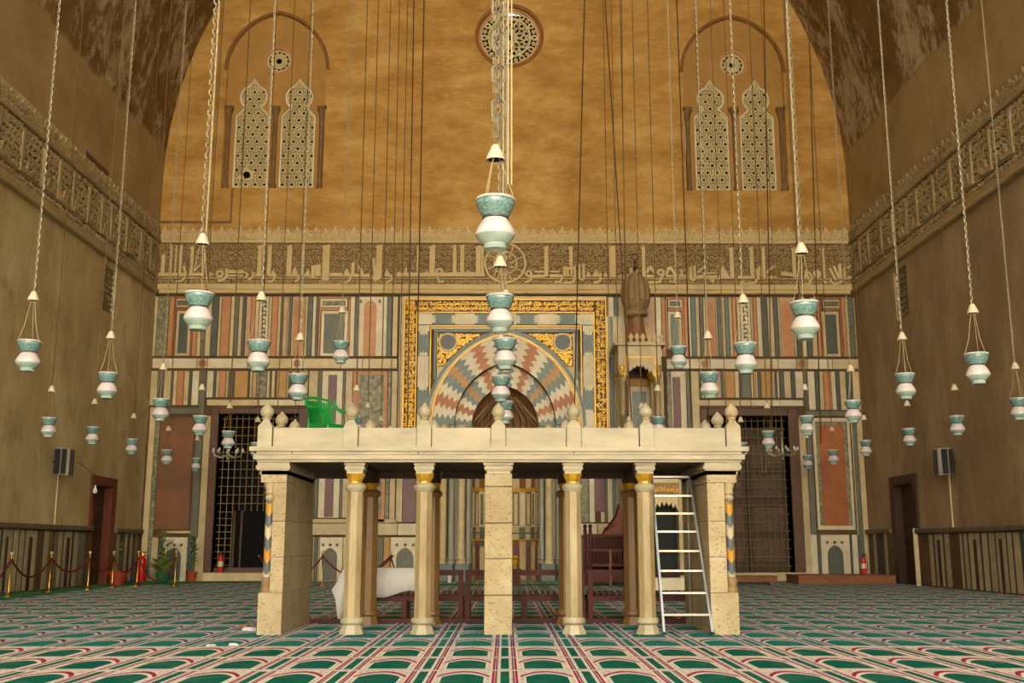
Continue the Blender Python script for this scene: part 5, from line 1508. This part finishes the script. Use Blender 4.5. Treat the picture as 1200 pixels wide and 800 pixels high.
def lamp_proto(kind):
    """kind: big (linked chain), mid (fine chain), far (plain wire)"""
    T_ = thing('mosque_lamp', 'x', 'hanging lamp', (0, 0, 0))
    R = .146
    n_ = 24 if kind[:3] == 'big' else 16
    g = lambda name, prof_, m, par=T_: lbuild(MB().lathe(prof_, n_, cap=False), name, m, par, smooth=True)
    H = .43
    fl = g('flared_neck', [(R*.97, .0), (R*.99, -.02), (R*.90, -.06), (R*.76, -.105), (R*.66, -.128), (R*.64, -.128), (R*.86, -.06), (R*.94, -.02)], M_TEAL)
    g('painted_band', [(R*.965, -.035), (R*.925, -.055), (R*.84, -.085), (R*.775, -.105), (R*.76, -.105)], M_BAND, fl)
    lbuild(MB().lathe([(R*.98, -.004), (R*1.04, -.004), (R*1.06, .006), (R*1.03, .014), (R*.95, .010)], n_, cap=False), 'white_rim', M_MILK, T_, smooth=True)
    g('neck_ring', [(R*.64, -.122), (R*.69, -.128), (R*.69, -.14), (R*.64, -.147)], M_NECK)
    g('globe', [(R*.60, -.14), (R*.66, -.15), (R*.82, -.185), (R*.95, -.22), (R*1.02, -.25), (R*1.03, -.262), (R*1.01, -.275)], M_MILK)
    g('lower_bowl', [(R*1.01, -.275), (R*.95, -.292), (R*.80, -.318), (R*.62, -.336), (R*.58, -.342)], M_AQUA)
    g('foot', [(R*.58, -.342), (R*.62, -.35), (R*.60, -.36), (R*.56, -.372), (R*.60, -.38), (R*.54, -.383), (0.001, -.375)], M_AQUA)
    ZB = .36 if kind == 'big0' else .58
    bell = lbuild(MB().lathe([(.073, ZB-.04), (.064, ZB), (.046, ZB+.04), (.034, ZB+.07), (.02, ZB+.085), (.004, ZB+.09)], n_, cap=False), 'bell_cap', M_BELL, T_, smooth=True)
    lbuild(MB().lathe([(.066, ZB-.028), (.001, ZB+.03)], 10, cap=False), 'cap_inside', M_BLACKP, bell)
    for k in range(3):
        a = 2*PI*k/3 + .5
        mb = MB(); mb.tube([(R*1.0*math.cos(a), R*1.0*math.sin(a), 0), (R*.55*math.cos(a), R*.55*math.sin(a), .2), (.02*math.cos(a), .02*math.sin(a), ZB)], .0035, 4)
        lbuild(mb, 'suspension_wire', M_CORD if kind != 'far' else M_CHAIN_D, T_)
    if kind[:3] == 'big': mb = link_chain(22, .06, .045, .007); mm = M_CHAIN
    elif kind == 'mid': mb = link_chain(22, .055, .034, .0055); mm = M_CHAIN
    else: mb = MB(); mb.tube([(0, 0, 0), (0, 0, 22)], .012, 5); mm = M_CHAIN_D
    mb.v = [(v[0], v[1], v[2]+ZB+.06) for v in mb.v]
    c = lbuild(mb, 'hanging_chain', mm, T_)
    if kind[:3] == 'big':
        mb = MB(); mb.tube([(.035, .0, ZB+.1), (.03, 0, 8), (.035, 0, 20)], .007, 4); lbuild(mb, 'electric_cord', M_CORD, T_)
    return T_
PROTO = {}
# (row, X/LS measured, Y measured, kind)
LAMPS = []
ROWY = [8.87, 12.6, 15.5, 18.6, 21.85, 24.8, 28.2, 31.2, 33.8, 36.6]
for px_, pt, pb, col, row in (
    (35,398,438,-2,2),(127,436,471,-2,3),(189,467,495,-2,4),(235,487,512,-2,5),(268,505,528,-2,6),(301,518.5,537.5,-2,7),
    (58,489,514,-3,5),(109,500,522,-3,6),(155,514,534,-3,7),(196,527,545,-3,8),(230,536.5,552.5,-3,9),
    (234,341,393,-1,1),(304,398,438,-1,2),(350,438,471,-1,3),
    (580.5,228,298,0,0),(586,344,397,0,1),(592,396,441,0,2),(587,440,476,0,3),(592,470,495,0,4),
    (942,352,405,1,1),(873,401,441,1,2),(831,436,471,1,3),(771.5,488,512,1,5),(417,488,512,-1,5),
    (1144,413,454,2,2),(1060,437,475,2,3),(999,469,499,2,4),(945,487,512,2,5),(900,505,528,2,6),(869,518.5,537.5,2,7),
    (1193,466,495,3,4),(1121,487,511,3,5),(1065,502,525,3,6),(1014,516,537,3,7),(976,527,546,3,8),(946,533.5,549.5,3,9)):
    Y = ROWY[row]*LS
    # height of the rim above the floor from its own place; depth from the row
    top = at(px_, pt, Y=Y-.146)
    LAMPS.append((col, row, at(px_, pt, Y=Y).x, Y, top.z))
for col in (-1, 1):
    for row in (6, 7, 8, 9):
        LAMPS.append((col, row, (3.66 if col > 0 else -3.68)*LS, ROWY[row]*LS, 3.63))
for px_, col in ((400, -1), (795, 1)):
    p = at(px_, 401 if col < 0 else 407, Y=18.8); LAMPS.append((col, 4, p.x, 18.8, p.z))
for row in (7, 8, 9): LAMPS.append((-2 if row > 7 else 0, row, -7.3*LS if row > 7 else 0.0, ROWY[row]*LS, 3.63)) if row > 7 else None
for row in (8, 9): LAMPS.append((2, row, 7.1*LS, ROWY[row]*LS, 3.63))
CN = {-3: 'in the outermost row along the left wall', -2: 'in the row between the left wall and the platform', -1: 'in the row just left of the niche axis',
      0: 'in the central row before the prayer niche', 1: 'in the row just right of the niche axis', 2: 'in the row between the right wall and the platform', 3: 'in the outermost row along the right wall'}
ORD = ['nearest', 'second nearest', 'third nearest', 'fourth nearest', 'fifth nearest', 'sixth nearest', 'seventh nearest', 'eighth nearest', 'ninth nearest', 'farthest']
rows = {}
for l in LAMPS: rows.setdefault(l[0], []).append(l)
rl = random.Random(5)
for col, ls in rows.items():
    ls.sort(key=lambda l: l[3])
    for i, (c_, row, x, y, z) in enumerate(ls):
        kind = ('big0' if col == 0 else 'big') if row <= 1 else 'mid' if row <= 4 else 'far'
        who = ORD[i] if i < len(ls)-1 else 'farthest'
        lab = 'glass mosque lamp, %s %s' % (who, CN[col])
        if row == 4 and abs(col) == 1: lab = 'small looking mosque lamp hung higher than its neighbours, %s of the niche' % ('left' if col < 0 else 'right')
        if kind not in PROTO:
            o = lamp_proto(kind); PROTO[kind] = o; o['label'] = lab; o['group'] = 'glass mosque lamps hanging in rows'; o.location = (x, y, z); o.rotation_euler.z = rl.uniform(0, 2)
        else: copy_tree(PROTO[kind], None, (x, y, z), rl.uniform(0, 2), lab, 'glass mosque lamps hanging in rows')
# loose cables that hang before the end wall
def cable(x0, x1, Yc, r, m, lab, ybot=520):
    Yc *= 1.13
    p, q = at(x0, 0, Y=Yc), at(x1, ybot, Y=Yc)
    d = (p-q)/(p.z-q.z); top = p + d*4
    mb = MB(); mb.tube([tuple(q), tuple(p), tuple(top)], r, 5)
    tag(mb.build('hanging_cable', m, None), lab, 'cable', 'loose cables before the end wall')
for k, (x0, x1, Yc, r, m, w_) in enumerate(((685, 672, 27.6, .02, M_CABLE, 'brown cable leaning leftwards, first right of the round window'),
    (709, 742, 26.0, .018, M_CABLE, 'brown cable slanting down to the right towards the cupola'), (728, 735, 27.2, .014, M_CHAIN_D, 'thin tarnished cable just left of the cupola'),
    (793, 812, 26.5, .02, M_CABLE, 'brown cable just left of the right window group'), (895, 905, 26.8, .018, M_CABLE, 'brown cable over the right pair of window grilles'),
    (947, 962, 26.8, .018, M_CABLE, 'brown cable between the right windows and the vault edge'), (497, 487, 26.8, .02, M_CABLE, 'brown cable halfway between the left windows and the round window'),
    (485, 477, 26.0, .018, M_CABLE, 'brown cable second left of the round window'), (201, 172, 24, .014, M_CHAIN_D, 'thin cable near the left vault edge'))):
    cable(x0, x1, Yc, r, m, w_)
# the bundle before the niche axis: an ornate chain and two cords
mb = link_chain(17, .16, .12, .016); mb.v = [(v[0]-.06, v[1]+8.6, v[2]+4.6) for v in mb.v]
tag(mb.build('heavy_chain', M_CHAIN, None), 'heavy wide-linked chain hanging in the centre behind the nearest lamp', 'chain')
for k, x in enumerate((.02, .05)):
    mb = MB(); mb.tube([(x, 8.4, 4.0), (x+.005, 8.4, 10), (x, 8.4, 24)], .008, 5)
    tag(mb.build('electric_cord', M_CORD, None), ('pale cord hanging close right of the heavy central chain', 'outer pale cord, farther right of the heavy central chain')[k], 'cord')

# ================================================================ CHANDELIERS
def chandelier(loc, lab, first=None):
    if first: return copy_tree(first, None, loc, .3, lab, 'small branched chandeliers')
    C_h = thing('chandelier', lab, 'chandelier', (0, 0, 0), group='small branched chandeliers')
    lbuild(MB().lathe([(.01, -.22), (.05, -.2), (.02, -.15), (.07, -.05), (.03, .0), (.05, .08), (.02, .15), (.02, .5), (.05, .55), (.01, .6)], 10), 'stem', M_CRYSTAL, C_h, True)
    for k in range(10):
        a = 2*PI*k/10; ca, sa = math.cos(a), math.sin(a)
        arm = lbuild(MB().tube([(.03*ca, .03*sa, 0), (.2*ca, .2*sa, -.1), (.38*ca, .38*sa, -.04), (.42*ca, .42*sa, .06)], .012, 5), 'arm', M_CRYSTAL, C_h, True)
        lbuild(MB().lathe([(.01, .06), (.045, .07), (.03, .09), (.026, .12), (.014, .15), (.004, .17)], 8, (.42*ca, .42*sa, 0)), 'glass_cup', M_BULB, arm, True)
    mb = MB(); mb.tube([(0, 0, .58), (0, 0, 20)], .01, 4); lbuild(mb, 'hanging_wire', M_CHAIN_D, C_h)
    C_h.location = loc; return C_h
p = at(267, 532, Y=30); c1 = chandelier(tuple(p), 'small many-armed chandelier before the left grilled doorway')
p = at(917, 530, Y=30); chandelier(tuple(p), 'small many-armed chandelier before the right grilled doorway', c1)
# ================================================================ LOOSE FURNITURE
# stanchions and ropes
ST = thing('rope_stanchion', 'brass rope stanchion at the left edge of the view', 'stanchion', (0, 0, 0), group='brass stanchions with crimson ropes')
SR = [(.14, 0), (.14, .015), (.05, .04), (.022, .06), (.03, .16), (.018, .2), (.018, .78), (.028, .8), (.02, .83)]
lbuild(MB().lathe(SR[:4], 14), 'base_plate', M_BRASS, ST, True); lbuild(MB().lathe(SR[3:], 10), 'post', M_BRASS, ST, True)
lbuild(MB().lathe([(.012, .83), (.035, .855), (.042, .88), (.035, .905), (.01, .92)], 12), 'ball_knob', mat('pale_brass_knob', (214,190,130), .3, metal=.5, scale=9), ST, True)
sp = []
for k, (x, yb) in enumerate(((-33, 704), (9.5, 699), (57, 693.5), (102.5, 690.5), (131, 688), (160, 686.5), (204.5, 686.5), (377, 685.5), (457, 685.5))):
    p = at(x, yb, Z=.013); sp.append((p.x, min(p.y, 31.9)))
sl = ['', 'brass rope stanchion by the dado, leftmost in view', 'brass rope stanchion by the dado, second in view from the left', 'brass rope stanchion before the left side door frame', 'brass rope stanchion before the big terracotta pot', 'brass rope stanchion beside the red bin shaped extinguisher', 'brass rope stanchion before the green plant pot', 'brass rope stanchion seen under the platform between left pier and first column', 'brass rope stanchion seen above the draped white cloth']
for k in range(1, len(sp)):
    if k == 1: ST.location = (sp[1][0], sp[1][1], .012); ST['label'] = sl[1]
    else: copy_tree(ST, None, (sp[k][0], sp[k][1], .012), 0, sl[k])
def rope(a, b, sag, lab, za=.78, zb=.78):
    pts = []
    for i in range(13):
        t = i/12; pts.append((a[0]+(b[0]-a[0])*t, a[1]+(b[1]-a[1])*t, za+(zb-za)*t - sag*(1-(2*t-1)**2)))
    R_ = MB().tube(pts, .022, 8).build('velvet_rope', M_ROPE, None, smooth=True)
    tag(R_, lab, 'rope', 'crimson ropes between the stanchions')
    for q in (pts[0], pts[-1]): MB().lathe([(.01, -.02), (.028, -.01), (.028, .02), (.01, .03)], 8, q).build('brass_hook', M_BRASS, R_)
rl_ = ['cut by the left edge of the view', 'between the two leftmost stanchions in view', 'before the left dado, ending at the side door', 'before the left side door opening', 'right of the big terracotta pot', 'hanging low before the green plant pot']
for k in range(6): rope(sp[k], sp[k+1], (.42, .40, .33, .34, .40, .62)[k], 'crimson velvet rope '+rl_[k])
rope(sp[7], (sp[7][0]-1.7, sp[7][1]-.1), .62, 'crimson velvet rope sloping down to the left behind the left pier', .78, .78)
rope(sp[7], (sp[7][0]+1.9, sp[7][1]-.1), .55, 'crimson velvet rope sloping down towards the white cloth', .78, .78)
rope(sp[8], (sp[8][0]-.9, sp[8][1]-.1), .12, 'short crimson rope above the cloth, sloping left', .78, .3)
rope(sp[8], (sp[8][0]+.25, sp[8][1]-.1), .0, 'short crimson rope above the cloth, hanging nearly straight down', .78, .05)
# carpets
def flat(name, x0, x1, y0, y1, z1, m, lab, cat='carpet', z0=.0005):
    mb = MB(); mb.box(x0, x1, y0, y1, z0, z1); return tag(mb.build(name, m, None), lab, cat)
YJ = at(592, 757.5, Z=.01).y
flat('prayer_carpet', XL+.02, XR-.02, YF+.05, YJ-.01, .012, M_CARPET1, 'near patterned prayer carpet with deep green niches and cream and pink borders')
flat('prayer_carpet', XL+.02, XR-.02, YJ+.01, D-.15, .011, M_CARPET2, 'far patterned prayer carpet with bluish green niches and purple borders')
mb = MB(); xw = sp[2][0]+.0
mb.prism(lambda a, b, c: (a, b, c), [(-10.92, 8), (-9.85, 8), (-9.92, 23.7), (-10.2, 26.5), (-10.0, 28.6), (-8.4, 31.2), (-6.6, 31.7), (-6.6, 32.3), (-10.92, 32.3)], .0125, .02)
tag(mb.build('green_runner', M_GREENC, None), 'plain green felt runner along the foot of the left wall', 'carpet')
flat('green_runner', -2.9, 2.9, 28.9, 30.0, .02, M_GREENC, 'plain green felt strip across the carpet before the prayer niche', z0=.0125)
# plants
def leafblade(mb, base, dirn, L_, w, droop):
    dx, dy = math.cos(dirn), math.sin(dirn); pts = []
    vs = []; n_ = 5
    for i in range(n_+1):
        t = i/n_; r = L_*t*(1-.25*droop*t); z = L_*(t*.75 - droop*t*t*.8)
        ww = w*math.sin(PI*min(1, t*.92+.06))
        vs += [(base[0]+dx*r-dy*ww, base[1]+dy*r+dx*ww, base[2]+z), (base[0]+dx*r+dy*ww, base[1]+dy*r-dx*ww, base[2]+z+.004)]
    mb.add(vs, [(2*i, 2*i+1, 2*i+3, 2*i+2) for i in range(n_)])
def plant(loc, name, lab, pot_m, pr, ph, stems, L_, w, ml, seed, pot='pot'):
    r_ = random.Random(seed)
    P_o = thing(name, lab, 'potted plant', loc)
    lbuild(MB().lathe([(pr*.7, 0), (pr*.95, ph*.8), (pr*1.06, ph*.8), (pr*1.1, ph), (pr*.96, ph), (pr*.9, ph*.86)], 16, cap=False), pot, pot_m, P_o, True)
    lbuild(MB().lathe([(pr*.9, ph*.86), (.001, ph*.9)], 12, cap=False), 'soil', M_SOIL, P_o)
    for (sx_, sy_, h, nl) in stems:
        st = lbuild(MB().tube([(sx_*.5, sy_*.5, ph*.85), (sx_*.8, sy_*.8, ph+h*.5), (sx_, sy_, ph+h)], [.014, .01, .006], 5), 'stem', M_STEM, P_o, True)
        for k in range(nl):
            t = (k+.5)/nl; mb = MB()
            leafblade(mb, (sx_*(.5+.5*t), sy_*(.5+.5*t), ph*.9+h*(.15+.85*t)), r_.uniform(0, 2*PI), L_*r_.uniform(.7, 1.15), w, r_.uniform(.2, 1.0))
            lbuild(mb, 'leaf', ml if r_.random() < .7 else M_LEAF2, st)
    return P_o
p = at(131, 685.5, Z=.02); plant((p.x+.1, p.y+.1, .02), 'potted_plant', 'wide terracotta bowl with a thin sparse plant before the left side door', M_TERRA, .27, .36, [(0,0,.75,9), (.06,.05,.55,7), (-.08,.02,.4,6)], .2, .045, M_LEAF, 1)
p = at(192, 681, Z=.02); plant((-10.05, 31.85, .02), 'potted_plant', 'leafy pale green plant in a green pot before the left wall niche', M_GREENPOT, .21, .27, [(0,0,.5,16), (.1,.02,.95,16), (-.15,0,.35,14), (.2,-.05,.3,14), (-.2,-.1,.2,12), (-.02,.1,1.15,12)], .30, .075, M_LEAF2, 2)
p = at(224, 682, Z=.02); plant((at(224,681,Y=31.9).x, 31.9, .02), 'potted_plant', 'tall narrow leaved plant in a small terracotta pot beside the left grilled doorway', M_TERRA, .16, .29, [(0,0,1.15,18), (.05,.04,.9,14), (-.05,-.02,.8,12)], .28, .036, M_LEAF, 3)
# extinguishers
def extinguisher(loc, s, lab, gold=False):
    X_ = thing('fire_extinguisher', lab, 'fire extinguisher', loc)
    k = s
    lbuild(MB().lathe([(.075*k, 0), (.08*k, .02*k), (.08*k, .40*k), (.07*k, .46*k), (.035*k, .50*k), (.02*k, .52*k)], 14), 'cylinder', M_EXT, X_, True)
    hd = lbuild(MB().lathe([(.03*k, .5*k), (.035*k, .56*k), (.015*k, .6*k)], 8), 'valve', M_BRASS if gold else M_BLACKP, X_, True)
    lbuild(MB().box(-.02*k, .1*k, -.015*k, .015*k, .57*k, .60*k), 'handle', M_BRASS if gold else M_BLACKP, X_)
    lbuild(MB().tube([(.03*k, 0, .54*k), (.11*k, 0, .5*k), (.115*k, 0, .3*k), (.1*k, 0, .1*k)], .011*k, 6), 'hose', M_BLACKP, X_, True)
    lbuild(MB().lathe([(.081*k, .17*k), (.0815*k, .18*k), (.0815*k, .30*k), (.081*k, .31*k)], 14, cap=False), 'label_band', M_BELL if not gold else M_EXT, X_, True)
    return X_
p = at(169, 680, Z=.02); extinguisher((-10.55, 31.5, .02), 1.45, 'large red fire extinguisher with brass valve in the left corner', True)
p = at(259, 673, Y=D+.1); extinguisher((p.x, D-.02, .262), 1.05, 'small red fire extinguisher on the sill of the left grilled doorway')
p = at(1013, 678, Y=30.7); extinguisher((p.x, 30.7, .262), .95, 'small red fire extinguisher on the wooden plinth in the right corner')
# speakers
for (px_, P, sgn, X, lab) in ((74, PL, 1, XL, 'grey column loudspeaker high on the left wall'), (1106.5, PR, -1, XR, 'grey column loudspeaker high on the right wall')):
    c = at(px_, 541, X=X+sgn*.25)
    S_o = thing('wall_speaker', lab, 'loudspeaker', (X, c.y, c.z), group='loudspeakers on the side walls')
    Pq = lambda a, b, k, y=c.y, z=c.z, s_=sgn, X=X: (X+s_*k, y+a*.8+(k-.2)*.25, z+b+(.06*(0.3-k)))
    mb = MB(); mb.pbox(Pq, -.2, .16, -.33, .33, .14, .44, .015); mb.build('cabinet', M_SPK, S_o)
    for a in (-.17, .01):
        mb = MB()
        vs = [(a, -.3), (a+.12, -.3), (a+.12, .3), (a, .3)]
        mb.pbox(lambda q, b, k: (Pq(q, b, k)), a, a+.12, -.3, .3, .44, .45); mb.build('speaker_grille', M_BLACKP, S_o)
    mb = MB(); mb.box(*sorted((c.x-.13, c.x+.0)), c.y-.2-.02, c.y-.2, c.z-.3, c.z+.3); mb.build('speaker_grille', M_BLACKP, S_o)
    mb = MB(); mb.box(*sorted((c.x+.04, c.x+.15)), c.y-.2-.02, c.y-.2, c.z-.3, c.z+.3); mb.build('speaker_grille', M_BLACKP, S_o)
    mb = MB(); mb.tube([(X, c.y, c.z), (X+sgn*.2, c.y, c.z)], .03, 6); mb.build('bracket', M_BLACKP, S_o)
    pc = at(66 if sgn > 0 else 1114.5, 580, X=X)
    mb = MB(); mb.pbox(P, pc.y-.02, pc.y+.02, 1.57 if sgn > 0 else 1.5, c.z-.3, 0, .03); tag(mb.build('cable_conduit', M_CONDUIT, None), 'cream cable conduit running down the %s wall below the loudspeaker' % ('left' if sgn > 0 else 'right'), 'conduit')
# bulb by the left door
p = at(111.5, 573, X=XL+.5)
BU = thing('light_bulb', 'bare light bulb on a flex before the left side door', 'light bulb', tuple(p))
lbuild(MB().lathe([(.005, -.12), (.05, -.1), (.065, -.05), (.05, 0), (.02, .05), (.02, .1)], 10), 'glass_bulb', M_BULB, BU, True)
lbuild(MB().tube([(0, 0, .1), (0, 0, .35), (-.5, 0, .7)], .006, 4), 'flex', M_BLACKP, BU)
# wooden plinths at the right
for (x0, x1, yb, yt, lab) in ((936, 1050, 685, 677.5, 'long low orange wooden plinth in the right corner'), (848, 911, 685.5, 676, 'short orange wooden plinth before the right grilled doorway')):
    Yp = 29.8
    a, b = at(x0, 681, Y=Yp).x, min(at(x1, 681, Y=Yp).x, XR-.1)
    PT = thing('wooden_plinth', lab, 'plinth', ((a+b)/2, Yp, 0))
    h = .26 if x0 > 900 else .24
    mb = MB(); mb.box(a, b, Yp, Yp+1.3 if x0 > 900 else Yp+.7, .012+(0 if x0 > 900 else .07), h); mb.build('board_front', M_WOOD2, PT)
    mb = MB(); mb.box(a-.02, b+.02, Yp-.02, Yp+1.32 if x0 > 900 else Yp+.72, h-.03, h+.001); mb.build('top_board', M_WOOD2, PT)
    for q in (a+.1, b-.2):
        mb = MB(); mb.box(q, q+.12, Yp+.02, Yp+.2, .012, .09); mb.build('foot', M_WOOD2, PT)
# reading chair (kursi)
YQ = 28.7
def qx(x): return at(x, 650, Y=YQ).x
def qz(y): return bZ(y, YQ)
KU = thing('reading_chair', 'tall red-brown wooden reading chair with turned lattice rails right of the niche', 'chair', (qx(711), YQ, 0))
xa, xb = qx(686), qx(736)
for x in (xa, qx(692), xb):
    mb = MB(); mb.lathe([(.05, 0.012), (.05, .3), (.035, .34), (.05, .4), (.045, qz(620)), (.03, qz(619)), (.06, qz(616.5)), (.03, qz(614))], 8, (x, YQ, 0)); mb.build('corner_post', M_WOOD, KU, smooth=True)
mb = MB(); mb.lathe([(.05, 0.012), (.05, 1.2)], 8, (xb, YQ+.9, 0)); mb.build('corner_post', M_WOOD, KU)
for y in (627, 644.5, 662, 671, 680):
    mb = MB(); mb.box(xa, xb, YQ-.03, YQ+.03, qz(y)-.035, qz(y)+.035); mb.build('rail', M_WOOD, KU)
for (y0, y1, n_, r) in ((644, 628, 22, .014), (662, 645, 13, .016)):
    for k in range(n_):
        x = qx(694)+(xb-qx(694))*(k+.5)/n_
        mb = MB(); z0, z1 = qz(y0), qz(y1); mb.lathe([(r*.6, z0), (r*1.3, z0*.65+z1*.35), (r*.7, (z0+z1)/2), (r*1.3, z0*.35+z1*.65), (r*.6, z1)], 5, (x, YQ, 0)); mb.build('turned_baluster', M_WOOD, KU, smooth=True)
mb = MB(); mb.box(qx(715)-.03, qx(715)+.03, YQ-.05, YQ+.05, 0.012, qz(644)); mb.build('middle_post', M_WOOD2, KU)
mb = MB(); mb.box(qx(694), xb, YQ+.1, YQ+.9, qz(664), qz(662)); mb.build('seat', M_WOOD, KU)
mb = MB(); mb.box(qx(694), xb, YQ+.88, YQ+.92, .3, qz(628)); mb.build('back_panel', M_DOOR, KU)  # dark panel added so the gaps between the balusters read as shade
mb = MB(); mb.box(qx(694), xb, YQ+.05, YQ+.2, .1, qz(673)); mb.build('front_panel', M_WOOD, KU)
mb = MB(); mb.prism(lambda a, b, c: (a, YQ+.5-c, b), [(qx(707), qz(627)), (xb, qz(627)), (xb, qz(600)), (qx(728), qz(590)), (qx(724), qz(604))], 0, .06); mb.build('sloping_side', mat('carved_orange_wood', (140,64,34), .5, c2=(108,46,24), scale=14), KU)
mb = MB(); mb.tube([(qx(707), YQ+.42, qz(627)), (qx(724), YQ+.42, qz(604)), (qx(728), YQ+.42, qz(590))], .03, 5); mb.build('handrail', M_WOOD, KU)
for k in range(3):
    mb = MB(); x = qx(712+5*k); mb.ribbon(lambda a, b, c: (a, YQ+.43-c, b), circle(x, qz(620-3*k), .05, 8), .03, 0, .02, True); mb.build('carved_rosette', M_WOOD, KU)
# gilt book stand in the niche
YB_ = 28.6; xs_ = at(605, 670, Y=YB_).x
BS = thing('book_stand', 'small brown stand topped by a carved gilt rest inside the prayer niche', 'stand', (xs_, YB_, 0))
def bsz(y): return bZ(y, YB_)
for k, (w_, y0, y1) in enumerate(((.13, 687, 684), (.10, 684, 678), (.12, 678, 675.5), (.10, 675.5, 669), (.13, 669, 666))):
    mb = MB(); mb.box(xs_-w_, xs_+w_, YB_-w_, YB_+w_, max(.012, bsz(y0)), bsz(y1)); mb.build('drawer_case' if k in (1, 3) else 'moulding', M_WOOD, BS)
mb = MB(); z = bsz(666)
mb.lathe([(.06, z), (.04, z+.04), (.09, z+.1), (.11, z+.17), (.06, z+.24), (.09, z+.28), (.03, z+.34)], 10, (xs_-.03, YB_, 0)); mb.build('gilt_carving', M_GOLD, BS, smooth=True)
for s_ in (-1, 1):
    mb = MB(); mb.tube([(xs_-.03, YB_, z+.1), (xs_-.03+s_*.12, YB_, z+.2), (xs_-.03+s_*.05, YB_, z+.33)], .022, 6); mb.build('scroll', M_GOLD, BS, smooth=True)
# white bottle on the carpet and scraps of paper
p = at(529, 681, Z=.02); BO = thing('plastic_bottle', 'tiny white bottle standing near the niche columns, seen over the left bench', 'bottle', (p.x, min(p.y, 31.0), .02))
lbuild(MB().lathe([(.05, 0), (.055, .02), (.055, .2), (.02, .25)], 10), 'body', M_TISSUE, BO, True); lbuild(MB().lathe([(.022, .25), (.022, .29)], 8), 'cap', M_BLACKP, BO)
def scrap(x, y, s, lab, m=M_TISSUE, seed=1):
    p = at(x, y, Z=.03); r_ = random.Random(seed); bm = bmesh.new(); bmesh.ops.create_icosphere(bm, subdivisions=2, radius=1)
    for v in bm.verts:
        k = r_.uniform(.7, 1.2); v.co = Vector((v.co.x*s*k*1.4, v.co.y*s*k, max(-.2, v.co.z)*s*.55*k+.2*s*.55))
    me = bpy.data.meshes.new('crumpled_paper'); bm.to_mesh(me); bm.free(); me.materials.append(m)
    o = bpy.data.objects.new('crumpled_paper', me); COL.objects.link(o); o.location = (p.x, p.y, .012); tag(o, lab, 'paper')
scrap(292, 737, .07, 'crumpled white tissue on the carpet left of the left pier', seed=2)
scrap(284, 733, .045, 'small crumpled brown paper beside the white tissue', mat('brown_paper', (176,116,56), .8), 3)
scrap(247, 755, .04, 'small white paper scrap on the carpet, farthest left', seed=4)
scrap(273, 754, .04, 'small white paper scrap between the tissue and the far left scrap', seed=5)
